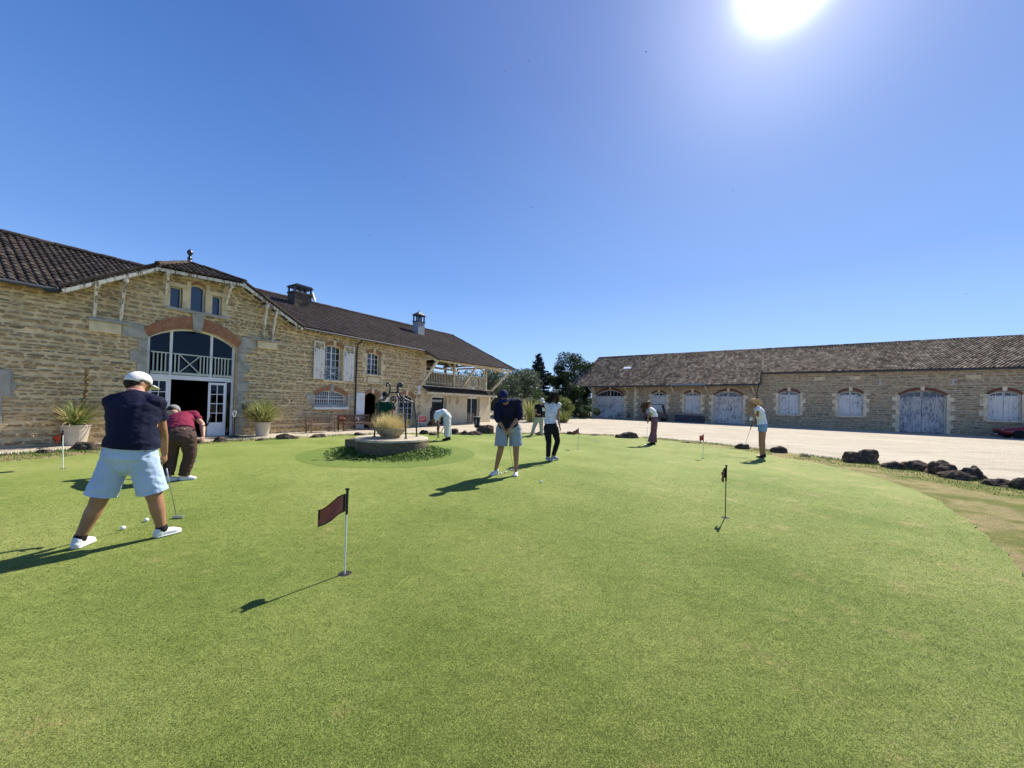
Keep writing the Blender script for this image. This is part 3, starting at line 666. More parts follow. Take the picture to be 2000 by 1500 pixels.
b = MB(); b.fb(11.1, 11.9, 2.46, 2.74, -.02, .05); b.fb(10.98, 12.0, 2.38, 2.45, -.02, .08); b.build('apron_panel', M['ashlar_tan'], club, bevel=.01)
surround(GR, .2, .2, 'brick', 'ashlar_grey', .2, .36)
g_ = sash((8.29, 9.98, 1.2, 1.68, .25), 2, 2)
b = MB()
for i in range(15): u = 8.36+i*.11; b.tube([LV(u, -.06, 1.2), LV(u, -.06, 1.66+.22*math.sin(math.pi*(u-8.29)/1.69))], .011, 6)
for v in (1.32, 1.48, 1.64): b.tube([LV(8.29, -.06, v), LV(9.98, -.06, v)], .011, 6)
b.build('window_grille', M['white_paint'], g_)
b = MB(); b.fb(8.25, 10.02, 1.02, 1.12, -.02, .14); b.build('window_sill', M['white_paint'], club, bevel=.01)
# shop-side door and shutters, glazed door
surround(DS, .18, .18, 'brick', 'ashlar_tan', sill=False)
s3 = shutter(.52, 1.86, 'white_paint', False, 'door_leaf'); s3.parent = club; s3.location = (10.45, -.06, .02); s3.rotation_euler.z = R(5)
s4 = shutter(.46, 1.86, 'white_paint', False, 'door_leaf'); s4.parent = club; s4.location = (12.0, -.05, .02); s4.rotation_euler.z = R(-6)
surround(D2, .18, .2, 'brick', 'ashlar_tan', sill=False)
sash((13.2, 14.55, .0, 1.66, .24), 4, 5)
# mail plaques
for v in (1.95, 2.24):
    b = MB(); b.fb(14.72, 15.02, v, v+.24, 0, .05); b.fb(14.76, 14.98, v+.1, v+.13, .05, .056); b.build('wall_plaque', M['white_paint'], club, bevel=.005)
b = MB(); b.fb(15.02, 15.25, 0, 4.68, 0, .02); quoins(b, 15.02, 0, 4.66, -1, .05, .18, .3, .02); b.build('corner_quoins', M['ashlar_tan'], club, bevel=.006)
b = MB(); b.fb(5.42, 5.62, 1.02, 1.26, .02, .12); b.fb(5.45, 5.59, 1.06, 1.22, .12, .125); b.build('mail_box', M['gutter'], club, bevel=.006)
b = MB(); b.fb(-.6, .12, 1.36, 2.06, 0, .05); quoins(b, .1, 1.3, 2.0, 1, .05, .12, .24); b.build('stone_surround', M['ashlar_grey'], club, bevel=.01)
b = MB(); quoins(b, .0, .3, 1.4, -1, .3, .45, .3); b.build('stone_quoins', M['ashlar_grey'], club, bevel=.01)

# ---- the annex: shop below, open loggia above
A1 = (16.02, 17.42, 0, 1.84, .12); A2 = (19.7, 21.25, 0, 1.86, .12)
pts = [(15.26, 0)]
for o in (A1, A2): pts = notch(pts, o)
pts += [(22.78, 0), (22.78, 2.44), (15.26, 2.44)]
wall_face('shop_wall', pts, [], .3, M['plaster'], club)
b = MB(); b.fb(22.5, 22.78, 0, 2.44, -9.9, -.3); b.build('shop_wall', M['plaster'], club)
b = MB(); b.fb(15.26, 22.9, 2.44, 2.56, -9.9, .06); b.build('loggia_floor', M['cream_wood'], club)
for x in (A1, A2):
    b = MB(); u0, u1, v0, vs_, rise = x
    quoins(b, u0, 0, vs_+.06, -1, .12, .24, .32, .02); quoins(b, u1, 0, vs_+.06, 1, .16, .3, .32, .02)
    i_ = arch(u0, u1, vs_, rise); b.prism(i_+[(u1, vs_+.28), (u0, vs_+.28)], -.02, .02); b.build('stone_surround', M['plaster'], club, bevel=.005)
    f = MB(); f.fb(u0, u0+.05, 0, vs_, -.24, -.18); f.fb(u1-.05, u1, 0, vs_, -.24, -.18); f.fb(u0+.05, u1-.05, vs_-.05, vs_+.1, -.24, -.18)
    if x is A2: f.fb((u0+u1)/2-.03, (u0+u1)/2+.03, 0, vs_-.05, -.23, -.19)
    o = f.build('shop_door', M['white_paint'], club); g = MB(); g.fb(u0+.05, u1-.05, 0.02, vs_-.05, -.215, -.205); g.build('pane', M['dark_glass'], o)
    DOORO = o if x is A1 else DOORO
def text(s, size, loc, rot, m, parent, name='lettering', depth=.004, align='CENTER', bold=0.0):
    c = bpy.data.curves.new(name, 'FONT'); c.body = s; c.size = size; c.extrude = depth; c.align_x = align; c.offset = bold
    t = bpy.data.objects.new('tmp', c); col.objects.link(t); bpy.context.view_layer.update()
    me = bpy.data.meshes.new_from_object(t.evaluated_get(bpy.context.evaluated_depsgraph_get())); bpy.data.objects.remove(t)
    o = bpy.data.objects.new(name, me); col.objects.link(o); me.materials.clear(); me.materials.append(m); o.parent = parent; o.location = loc; o.rotation_euler = rot; return o
text('PROSHOP', .21, (16.70, .17, 1.50), (R(90), 0, 0), M['white_paint'], DOORO, bold=.006)
# canopy
def PCn(a, q): u = 14.98+a*PC; d = .66-.66*q/3; return LV(u, d, 2.14+.36*q/3)
tiles('canopy_roof', PCn, 46, 3, lambda p: True, M['tile_flat'], club, .03, .02, 600)
boards('canopy_boards', [[LV(14.98, .64, 2.13), LV(22.7, .64, 2.13), LV(22.7, 0, 2.49), LV(14.98, 0, 2.49)]], M['cream_wood'], club)
b = MB(); b.beam(LV(14.95, .6, 2.04), LV(22.75, .6, 2.04), .08, .13); b.build('canopy_beam', M['cream_wood'], club)
for u in (15.55, 17.75, 18.55, 19.35, 21.75, 22.4):
    if u in (19.35, 21.75): continue
    b = MB(); b.beam(LV(u, .04, 1.35), LV(u, .04, 2.05), .08, .07, (1, 0, 0)); b.beam(LV(u, .05, 1.42), LV(u, .56, 1.96), .06, .06, (1, 0, 0)); b.beam(LV(u, 0, 2.02), LV(u, .56, 2.02), .07, .07); b.build('canopy_bracket', M['cream_wood'], club)
# loggia posts, rail, braces, beams
M['brown_boards'] = simple('brown_boards', (.085, .06, .042), .9, .3, 5, .004, 30)
for u in (15.34, 18.22, 22.1):
    b = MB(); b.beam(LV(u, -.06, 2.56), LV(u, -.06, 4.35), .15, .15, (1, 0, 0)); b.beam(LV(u-.7 if u > 16 else u+.1, -.06, 4.28), LV(u, -.06, 3.6), .08, .08, (0, 1, 0)); b.build('loggia_post', M['cream_wood'], club, bevel=.01)
b = MB(); b.beam(LV(15.26, -.06, 4.4), LV(23.6, -.06, 4.4), .14, .16); b.build('loggia_beam', M['cream_wood'], club)
b = MB(); b.beam(LV(14.82, 1.25, 4.06), LV(23.75, 1.25, 4.12), .13, .16); b.build('eave_beam', M['cream_wood'], club)
b = MB()
for i in range(13): u = 15.0+i*.7; b.beam(LV(u, 1.55, vR(u, 1.55)-.09), LV(u, -4.9, rl(u)-.09), .06, .09)
b.build('rafters', M['cream_wood'], club)
for u, ut in ((14.95, 15.1), (18.9, 19.05), (22.75, 23.4)):
    b = MB(); b.beam(LV(u, .02, 2.45), LV(ut, 1.22, 4.0), .13, .13, (1, 0, 0)); b.beam(LV(ut, -.1, 4.14), LV(ut, 1.3, 4.14), .11, .11); b.build('eave_brace', M['cream_wood'], club, bevel=.008)
b = MB(); b.fb(15.26, 22.1, 3.45, 3.51, -.09, -.03); b.fb(15.26, 22.1, 2.74, 2.78, -.08, -.04)
u = 15.32
while u < 22.05:
    b.fb(u, u+.042, 2.62, 3.45, -.075, -.05); u += .155
b.fb(22.07, 22.13, 3.45, 3.51, -3.0, -.14); b.fb(22.08, 22.12, 2.74, 2.78, -3.0, -.14)
d = -.2
while d > -3: b.fb(22.085, 22.115, 2.62, 3.45, d-.042, d); d -= .155
b.build('loggia_balustrade', M['cream_wood'], club)
b = MB(); b.fb(15.26, 19.3, 2.56, 5.2, -3.1, -3.0); b.fb(19.3, 22.3, 2.56, 3.75, -3.1, -3.0); b.fb(20.6, 20.8, 3.75, 4.6, -3.1, -3.0); b.fb(18.3, 22.2, 4.4, 5.0, -3.1, -3.0); b.build('loggia_back_wall', M['brown_boards'], club)
b = MB(); b.fb(15.26, 22.2, 4.05, 4.2, -3.0, -2.9); b.beam(LV(18.22, -.1, 4.28), LV(18.22, -3, 4.28), .1, .12); b.beam(LV(22.1, -.1, 4.28), LV(22.1, -3, 4.28), .1, .12); b.beam(LV(20.4, -.1, 4.28), LV(20.4, -3, 4.28), .1, .12)
b.build('tie_beams', M['cream_wood'], club)
# chimneys
M['chim'] = simple('chimney_render', (.10, .08, .06), .95, .4, 4, .02, 20)
b = MB(); b.fb(9.0, 9.9, 6.3, 7.12, -4.0, -3.3); b.fb(8.96, 9.94, 7.12, 7.18, -4.04, -3.26)
ch = b.build('chimney', M['chim'], club)
b = MB()
for i in range(4): b.fb(9.0+i*.28, 9.06+i*.28, 7.18, 7.42, -4.0, -3.9); b.fb(9.0+i*.28, 9.06+i*.28, 7.18, 7.42, -3.4, -3.3)
b.fb(8.98, 9.92, 7.42, 7.47, -4.02, -3.28); b.prism([(8.92, 7.47), (9.98, 7.47), (9.86, 7.57), (9.05, 7.57)], -4.05, -3.25); b.build('chimney_cap', M['iron'], ch)
b = MB(); b.fb(17.5, 18.15, 6.3, 7.35, -3.5, -2.95)
ch = b.build('chimney', M['lead'], club)
b = MB()
for (u, d) in ((17.5, -3.5), (18.07, -3.5), (17.5, -3.03), (18.07, -3.03), (17.78, -3.03), (17.78, -3.5)): b.fb(u, u+.08, 7.35, 7.8, d, d+.08)
b.fb(17.46, 18.19, 7.3, 7.37, -3.54, -2.91); b.fb(17.46, 18.19, 7.78, 7.85, -3.54, -2.91)
b.add([(17.44, 3.56, 7.85), (18.21, 3.56, 7.85), (18.21, 2.9, 7.85), (17.44, 2.9, 7.85), (17.83, 3.22, 8.15)], [(1, 0, 4), (2, 1, 4), (3, 2, 4), (0, 3, 4)]); b.fb(17.8, 17.86, 8.1, 8.2, -3.26, -3.2)
b.build('chimney_lantern', M['iron'], ch)
b = MB(); b.lathe([(.0, 0), (.12, .02), (.22, .07), (.27, .12), (.26, .13), (.2, .08), (.1, .035), (0.001, .02)], 20); b.tube([(0, 0, 0), (0, -.1, .3), (0, -.05, .42)], .012, 6)
dish = b.build('satellite_dish', M['white_paint'], club, True); dish.location = (10.02, 3.5, 7.1); dish.rotation_euler = (R(75), 0, R(50))
# ================================================================== RIGHT BUILDING (barn)
RO = Vector((10.983, 47.797, -DROP)); RA = math.atan2(-.57858, .815626)
barn = empty('stone_barn', RO, RA, 'long low stone barn with roll tile roof and peeling white doors across the gravel yard', 'barn')
def rp(u, d, v): return RO + Vector((u*.815626-d*.57858, -u*.57858-d*.815626, v))
D1 = (.25, 4.0, 0, 2.95, .75); B1 = (7.35, 8.98, 1.05, 3.1, .3); B2 = (11.0, 12.62, 1.05, 3.1, .32); D2b = (13.95, 16.68, 0, 3.05, .5)
B3 = (19.72, 21.4, 1.2, 3.3, .3); B4 = (24.22, 25.94, 1.25, 3.32, .3); D3 = (28.22, 30.96, 0, 3.2, .46); B5 = (33.12, 34.8, 1.25, 3.32, .32)
pts = [(-.35, 0)]
for o in (D1, D2b, D3): pts = notch(pts, o)
pts += [(44, 0), (44, 5.3), (18.2, 5.3), (18.2, 4.5), (-.35, 4.5)]
wall_face('wall', pts, [opening(*x) for x in (B1, B2, B3, B4, B5)], .45, M['mortar_right'], barn)
masonry('rubble_facing', -.3, 43.9, 5.3, pts, [D1, B1, B2, D2b, B3, B4, D3, B5], .40, .15, M['stone_right'], barn, .22, .026, .02, 12)
b = MB(); b.fb(-.35, 44, 0, 4.2, -12.4, -12); b.fb(-.35, -.05, 0, 4.5, -12, -.45); b.fb(43.7, 44, 0, 5.2, -12, -.45); b.fb(18.2, 18.5, 4.5, 5.3, -12, -.45); b.build('rear_wall', M['rubble_right'], barn)
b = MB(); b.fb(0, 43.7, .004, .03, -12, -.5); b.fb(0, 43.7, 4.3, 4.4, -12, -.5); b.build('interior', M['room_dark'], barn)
def BP1(a, q):
    t_ = q/24; u0 = -3.2+1.3*t_; u = u0 + (18.2-u0)*a/90; return LV(u, 1.02-7.02*t_, 4.06+.0085*(u+3)+(8.72-4.14)*t_ - .012*math.sin(u*.5)*t_)
tiles('roof', BP1, 90, 24, lambda p: True, M['tile_barn'], barn, .085, .06)
def BP2(a, q):
    t_ = q/22; u = 18.2+a*.238; return LV(u, .32-6.32*t_, 5.44+(8.68-5.44)*t_ - .03*math.sin(u*.33)*t_)
tiles('roof', BP2, 108, 22, lambda p: True, M['tile_barn'], barn, .085, .06, 500)
boards('roof_boards', [[LV(-3.1, .98, 4.06), LV(18.2, .98, 4.2), LV(18.2, -6, 8.66), LV(-1.9, -6, 8.68)], [LV(18.2, .28, 5.44), LV(43.8, .28, 5.44), LV(43.8, -6, 8.64), LV(18.2, -6, 8.64)],
                       [LV(-1.9, -6, 8.68), LV(43.8, -6, 8.64), LV(43.8, -12.8, 4.1), LV(-3, -12.8, 4.1)]], M['dark_timber'], barn)
ridge_caps('ridge_tiles', LV(-1.95, -6, 8.76), LV(43.8, -6, 8.70), M['tile_barn'], barn, .13, .42)
ridge_caps('verge_tiles', LV(-3.2, 1.0, 4.12), LV(-1.9, -6, 8.74), M['tile_barn'], barn, .09, .4)
ridge_caps('verge_tiles', LV(18.22, 1.0, 4.3), LV(18.22, .2, 4.86), M['tile_barn'], barn, .09, .35)
b = MB(); b.prism([(0, 0), (0, 0)], 0, 0) if False else None
b.add([LV(18.16, .98, 4.16), LV(18.16, 0, 4.8), LV(18.16, -.6, 5.2), LV(18.16, -.6, 5.6), LV(18.16, .3, 5.42), LV(18.24, .98, 4.16), LV(18.24, 0, 4.8), LV(18.24, -.6, 5.2), LV(18.24, -.6, 5.6), LV(18.24, .3, 5.42)], [(0, 1, 2, 3, 4), (9, 8, 7, 6, 5), (0, 4, 9, 5), (4, 3, 8, 9)])
b.build('step_board', M['dark_timber'], barn)
b = MB(); b.tube([LV(-3.1, 1.1, 3.98), LV(18.2, 1.1, 4.14)], .075, 8); b.build('gutter', M['gutter'], barn)
b = MB(); b.tube([LV(18.3, .38, 5.34), LV(43.5, .38, 5.34)], .07, 8); b.build('gutter', M['gutter'], barn)
b = MB(); b.tube([LV(18.05, 1.08, 4.05), LV(17.95, .5, 3.6), LV(17.9, .08, 3.3), LV(17.9, .08, .1)], .045, 8); b.build('downpipe', M['gutter'], barn)
b = MB(); b.beam(LV(9.7, 1.12, 4.2), LV(13.3, 1.12, 4.23), .1, .22); b.build('roof_flashing', M['zinc'], barn)
b = MB(); b.add([LV(2.9, -2.6, 6.66), LV(3.9, -2.6, 6.66), LV(3.9, -3.0, 6.92), LV(2.9, -3.0, 6.92), LV(2.9, -2.6, 6.5), LV(3.9, -2.6, 6.5), LV(3.9, -3.0, 6.7), LV(2.9, -3.0, 6.7)], [(0, 1, 2, 3), (7, 6, 5, 4), (0, 4, 5, 1), (1, 5, 6, 2), (2, 6, 7, 3), (3, 7, 4, 0)]); b.build('skylight', M['white_paint'], barn)  # white paint stands in for the glint on the roof window
for u in (-.3, 4.5, 5.75, 9.9, 17.7, 13.4):
    b = MB(); b.beam(LV(u, .02, 3.3), LV(u-.25, .92, 4.0), .11, .11, (1, 0, 0)); b.build('eave_brace', M['ashlar_barn'], barn)
def plank_door(x, nl, lights, mat, low=False, seedm=0):
    u0, u1, v0, vs_, rise = x; dd = -.2; h = vs_-.16
    f = MB(); f.fb(u0, u0+.07, v0, vs_, dd-.05, dd+.05); f.fb(u1-.07, u1, v0, vs_, dd-.05, dd+.05); ring_arch(f, u0+.01, u1-.01, vs_-.02, rise-.02, .09, dd-.05, dd+.05, 0, 12)
    fo = f.build('door' if not low else 'window', M['peel_white'], barn)
    m_ = (u0+u1)/2
    for s_, (a, c) in enumerate(((u0+.08, m_-.01), (m_+.01, u1-.08))):
        b = MB(); n = nl; 
        for i in range(n): b.fb(a+(c-a)*i/n+.004, a+(c-a)*(i+1)/n-.004, v0+random.uniform(.01, .05), h, dd-.025, dd+.02+random.uniform(-.004, .004))
        for v in (v0+.35, h-.3): b.fb(a, c, v, v+.13, dd+.02, dd+.045)
        # glazed head of the leaf: stiles rising to the arch
        def topv(u): w_ = (u1-u0)/2; r = (w_*w_+rise*rise)/(2*rise); return vs_+rise-r+math.sqrt(max(0, r*r-(u-(u0+u1)/2)**2))-.08
        us = [a+(c-a)*i/lights for i in range(lights+1)]
        for i, u in enumerate(us):
            w_ = .05 if i in (0, lights) else .03; uu = min(max(u, a+w_/2), c-w_/2); b.fb(uu-w_/2, uu+w_/2, h, topv(uu), dd-.02, dd+.02)
        b.fb(a, c, h, h+.06, dd-.022, dd+.025)
        k = 6; tp = [(a+(c-a)*i/k, topv(a+(c-a)*i/k)) for i in range(k+1)]
        for i in range(k): b.prism([(tp[i][0], tp[i][1]-.07), (tp[i+1][0], tp[i+1][1]-.07), tp[i+1], tp[i]], dd-.021, dd+.022)
        lf = b.build('door_leaf' if not low else 'shutter', M[mat], fo)
        g = MB(); g.prism([(a+.02, h+.03), (c-.02, h+.03)]+[(p[0], p[1]-.03) for p in tp[::-1]], dd-.012, dd-.002); g.build('pane', M['dark_glass'], lf)
    surround(x, .26 if rise < .6 else .3, .26, 'brick_dark', 'ashlar_barn', .22, .42, barn, low, .06, .38)
    if low: b = MB(); b.fb(u0+.02, u1-.02, v0, v0+.16, -.15, -.02); b.build('sill_board', M['peel_barn'], fo)
plank_door(D1, 5, 4, 'peel_barn'); plank_door(B1, 3, 2, 'peel_white', True); plank_door(B2, 3, 2, 'peel_white', True); plank_door(D2b, 4, 3, 'peel_barn')
plank_door(B3, 3, 2, 'peel_white', True); plank_door(B4, 3, 2, 'peel_white', True); plank_door(D3, 5, 3, 'peel_barn_grey'); plank_door(B5, 3, 2, 'peel_white', True)
b = MB(); quoins(b, -.35, 0, 4.1, 1, .3, .5, .36); quoins(b, 5.2, 0, 3.9, 1, .3, .55, .36); b.split(3, 'corner_quoins', M['ashlar_barn'], barn, bevel=.01)
for u, v in ((22.5, 4.62), (25.0, 4.62), (32.0, 4.62)): b = MB(); b.fb(u, u+.75, v, v+.3, -.02, .03); b.build('inset_stone', M['ashlar_tan'], barn, bevel=.01)
for u in (27.0, 31.3):
    b = MB(); b.tube([LV(u-.08, .05, 4.62), LV(u, .07, 4.35), LV(u-.08, .05, 4.05)], .022, 6); b.tube([LV(u+.08, .05, 4.62), LV(u, .07, 4.35), LV(u+.08, .05, 4.05)], .022, 6); b.build('wall_anchor', M['white_paint'], barn)

# ================================================================== trees and shrubs
def leafmat(name, a, b_, tr=.25):
    t = NT(name); o = t.obj(); wn = t.n('TexWhiteNoise', {'Vector': t.n('ObjectInfo', out='Location')}, 'Value')
    nz = t.noise(o, 1.2, 3); f = t.noise(o, 14, 2)
    c = t.ramp(t.math('ADD', t.math('MULTIPLY', nz, .5), t.math('MULTIPLY', f, .5)), [(.35, a), (.65, b_)])
    m = t.done(c, .6, spec=.25)
    tl = t.n('BsdfTranslucent', {'Color': c}); mx = t.n('MixShader', {0: tr, 1: t.p.outputs[0], 2: tl}); t.t.links.new(mx, t.out.inputs[0]); return m
M['leaf_dark'] = leafmat('leaf_dark', (.018, .035, .012), (.05, .085, .025)); M['leaf_mid'] = leafmat('leaf_mid', (.035, .065, .02), (.09, .13, .04))
M['leaf_olive'] = leafmat('leaf_olive', (.06, .085, .06), (.13, .16, .085)); M['needle'] = leafmat('needle', (.015, .03, .022), (.04, .065, .045), .1)
M['leaf_yellow'] = leafmat('leaf_yellow', (.12, .16, .035), (.30, .33, .10)); M['bark'] = simple('bark', (.10, .075, .055), .95, .3, 6, .02, 20)
M['leaf_lime'] = leafmat('leaf_lime', (.16, .20, .05), (.42, .42, .16)); M['straw'] = leafmat('straw', (.50, .40, .16), (.78, .66, .34)); M['leaf_green'] = leafmat('leaf_green', (.06, .12, .02), (.20, .28, .07))
def leaf(vs, fs, p, s, rg, asp=.55):
    a = Vector((rg.gauss(0, 1), rg.gauss(0, 1), rg.gauss(0, .7))).normalized(); b_ = a.cross(Vector((rg.gauss(0, 1), rg.gauss(0, 1), rg.gauss(0, 1)))).normalized()
    n = len(vs); a = a*s; b_ = b_*s*asp; vs += [p-a, p-b_*.9+a*.1, p+a, p+b_*.9+a*.1]; fs.append((n, n+1, n+2, n+3))
def crown(clumps, dens, size, m, parent, rg, name='crown'):
    """clumps: (centre, radius, squash)"""
    vs = []; fs = []
    for c, r, sq in clumps:
        k = int(dens*r*r)
        for i in range(k):
            d = Vector((rg.gauss(0, 1), rg.gauss(0, 1), rg.gauss(0, 1))).normalized(); rr = r*(rg.random()**.33)*(1+.25*noise.noise(d*2.2+c)); p = c+Vector((d.x*rr, d.y*rr, d.z*rr*sq))
            leaf(vs, fs, p, size*rg.uniform(.6, 1.3), rg)
    b = MB(); b.v = [tuple(v) for v in vs]; b.f = fs; return b.build(name, m, parent)
def tree(name, loc, h, w_, m, label, cat='tree', kind='round', seed=1, size=.16, dens=60, group=None, trunk=.25):
    rg = random.Random(seed); root = empty(name, loc, 0, label, cat, group)
    b = MB(); lean = rg.uniform(-.2, .2); base = h*trunk
    b.tube([(0, 0, -.3), (lean*.3, 0, base), (lean, .1, h*.6), (lean, 0, h*.9)], [h*.028, h*.022, h*.014, h*.004], 8)
    cl = []
    if kind == 'round':
        for i in range(26):
            a = rg.random()*6.28; t = rg.random(); z = base+(h-base)*(.08+.86*t); prof = math.sin(math.pi*min(1, .12+.8*(1-t)**.8))*w_/2
            r_ = w_*rg.uniform(.17, .27); c = Vector((math.cos(a)*prof*.8, math.sin(a)*prof*.8, z)); cl.append((c, r_, .8))
            if i % 3 == 0: b.tube([(lean*.5, 0, max(base*.6, z-h*.25)), (c.x*.5, c.y*.5, z-h*.08), tuple(c)], [h*.01, h*.006, h*.002], 5)
        cl.append((Vector((lean, 0, h*.55)), w_*.3, 1.2))
    elif kind == 'shrub':
        for i in range(16):
            a = rg.random()*6.28; q = rg.random()**.5; z = h*rg.uniform(.15, .85)*(1-.35*q*q); c = Vector((math.cos(a)*q*w_*.38, math.sin(a)*q*w_*.38, z)); cl.append((c, w_*rg.uniform(.12, .2), .8))
            b.tube([(0, 0, 0), (c.x*.5, c.y*.5, z*.6), tuple(c)], [h*.012, h*.008, h*.003], 5)
    b.build('trunk', M['bark'], root)
    if kind == 'conifer':
        vs = []; fs = []; bb = MB(); z = h*.08; k = 0
        while z < h*.985:
            t = z/h; L = w_/2*(1-t)**.8*rg.uniform(.75, 1.15)+.12
            for j in range(7 if t < .8 else 4):
                a = rg.random()*6.28; dv = Vector((math.cos(a), math.sin(a), -.16+.3*t)); P0 = Vector((0, 0, z)); LL = L*rg.uniform(.7, 1.15); 
                bb.tube([P0, P0+dv*LL*.6, P0+dv*LL+Vector((0, 0, LL*.12))], [.03, .018, .006], 4)
                nn = max(8, int(LL*60))
                for q in range(nn):
                    s_ = (q+rg.random())/nn; pp = P0+dv*LL*s_+Vector((0, 0, LL*.12*s_*s_)); side = Vector((-dv.y, dv.x, 0))*rg.uniform(-1, 1)*.42*(1.1-s_)*max(.6, LL*.5); pp += side+Vector((0, 0, rg.uniform(-.2, .03)))
                    leaf(vs, fs, pp, size*rg.uniform(.6, 1.2), rg, .3)
            z += h*.026*rg.uniform(.8, 1.2)
        bb.build('branches', M['bark'], root); b = MB(); b.v = [tuple(v) for v in vs]; b.f = fs; b.build('crown', m, root)
    else: crown(cl, dens*2.2/(w_*w_*.02), size, m, root, rg)
    return root
def pol(az, r, z=-DROP): return (math.sin(R(az))*r, math.cos(R(az))*r, z)
tree('conifer_tree', pol(4.1, 58), 9.9, 7.0, M['needle'], 'tall dark blue-green conifer rising alone above the shrubs between the buildings', kind='conifer', seed=3, size=.24)
tree('broadleaf_tree', pol(9.7, 54), 9.4, 5.6, M['leaf_dark'], 'tall dense dark green tree beside the left end of the barn', seed=5, size=.15, dens=95, trunk=.12)
tree('broadleaf_tree', pol(7.3, 57), 6.2, 4.0, M['leaf_dark'], 'low dark tree filling the gap left of the tall dense tree', seed=15, size=.15, dens=70, trunk=.1)
tree('broadleaf_tree', pol(1.0, 44), 5.6, 5.0, M['leaf_olive'], 'grey green feathery tree behind the end of the timber loggia', seed=6, size=.12, dens=70, trunk=.15)
tree('broadleaf_tree', pol(-1.9, 40), 5.2, 4.4, M['leaf_olive'], 'grey green tree seen through the braces of the loggia', seed=7, size=.12, dens=60, trunk=.12)
tree('broadleaf_tree', pol(2.6, 50), 6.4, 3.6, M['leaf_olive'], 'pale thin-leaved tree left of the conifer', seed=8, size=.12, dens=45, trunk=.15)
tree('broadleaf_tree', pol(-5.5, 44), 5.4, 6, M['leaf_mid'], 'dark tree behind the loggia railing', seed=9, size=.14, dens=60, trunk=.12)
tree('shrub', pol(4.6, 38), 3.4, 3.6, M['leaf_mid'], 'rounded mid green shrub in front of the conifer', 'shrub', 'shrub', 10, .11, 70)
tree('shrub', pol(6.6, 44), 4.4, 4.2, M['leaf_yellow'], 'tall shrub with shiny yellow-green leaves right of the conifer', 'shrub', 'shrub', 11, .15, 55)
tree('shrub', pol(1.6, 35), 2.6, 3.6, M['leaf_olive'], 'broad grey green shrub at the end of the clubhouse', 'shrub', 'shrub', 12, .11, 60)
tree('shrub', pol(8.6, 40), 2.6, 2.6, M['leaf_yellow'], 'low yellow-green shrub at the foot of the dark trees', 'shrub', 'shrub', 13, .10, 60)
tree('shrub', pol(10.8, 43), 3.2, 3.0, M['leaf_dark'], 'dark shrub against the corner of the barn', 'shrub', 'shrub', 14, .10, 70)
tree('shrub', pol(12.3, 44), 2.0, 2.4, M['leaf_mid'], 'small green bush beside the barn corner stones', 'shrub', 'shrub', 16, .10, 60)
tree('shrub', pol(9.9, 47), 5.0, 4.4, M['leaf_dark'], 'dense dark bush under the tall tree by the barn', 'shrub', 'shrub', 17, .13, 80)
tree('shrub', pol(-.3, 36), 2.3, 3.2, M['leaf_dark'], 'dark low shrub hugging the clubhouse gable end', 'shrub', 'shrub', 18, .11, 60)
tree('shrub', pol(6.9, 37), 2.0, 2.6, M['leaf_mid'], 'low mid green bush between the two putting women', 'shrub', 'shrub', 19, .10, 60)
# distant wood so the gap never shows the bare horizon
rg = random.Random(44); cl = []
for i in range(150):
    a = rg.uniform(-24, 44); rr = rg.uniform(95, 120); p = Vector(pol(a, rr)); cl.append((p+Vector((0, 0, rg.uniform(1, 3.2))), rg.uniform(2.2, 3.8), .75))
tag(crown(cl, 26, .5, M['leaf_dark'], None, rg, 'distant_wood'), kind='stuff', label='distant dark wood beyond the yard', cat='wood')

def blades(n, h0, h1, spread, w_, droop, rg, base=.06, seg=5, updir=1.0, outw=None):
    b = MB()
    for i in range(n):
        a = rg.random()*6.283; L = rg.uniform(h0, h1); el = rg.uniform(.15, 1.0)**.8 if outw is None else outw(rg); hor = Vector((math.cos(a), math.sin(a), 0)); p = hor*base*rg.random()
        th = (1-el)*spread; side = Vector((-hor.y, hor.x, 0)); ww = w_*rg.uniform(.7, 1.2); vs = []; cur = p.copy(); ang = th
        for k in range(seg+1):
            t = k/seg; wk = ww*(1-t**2.2)*.5+.0004; vs += [cur-side*wk, cur+side*wk]
            ang += droop*rg.uniform(.6, 1.2)/seg*(t+.3); cur = cur+(hor*math.sin(ang)+Vector((0, 0, math.cos(ang))))*(L/seg)
        b.add(vs, [(2*k, 2*k+1, 2*k+3, 2*k+2) for k in range(seg)])
    return b
r5 = random.Random(5)
t = empty('flax_clump', pol(3.2, 31), 0, 'tall spiky yellow-green leaved clump left of the man in the white cap', 'shrub'); blades(170, 1.3, 2.6, .7, .07, .8, r5, .5).build('leaves', M['leaf_lime'], t); b = MB(); b.lathe([(.25, 0), (.2, .3), (.05, .5)], 10); b.build('stem', M['bark'], t)
t = empty('flax_clump', pol(8.3, 31.5), 0, 'low arching pale green clump right of the woman in black trousers', 'shrub'); blades(110, .8, 1.5, .9, .07, 1.2, r5, .4).build('leaves', M['leaf_yellow'], t); b = MB(); b.lathe([(.25, 0), (.2, .2), (.05, .3)], 10); b.build('stem', M['bark'], t)
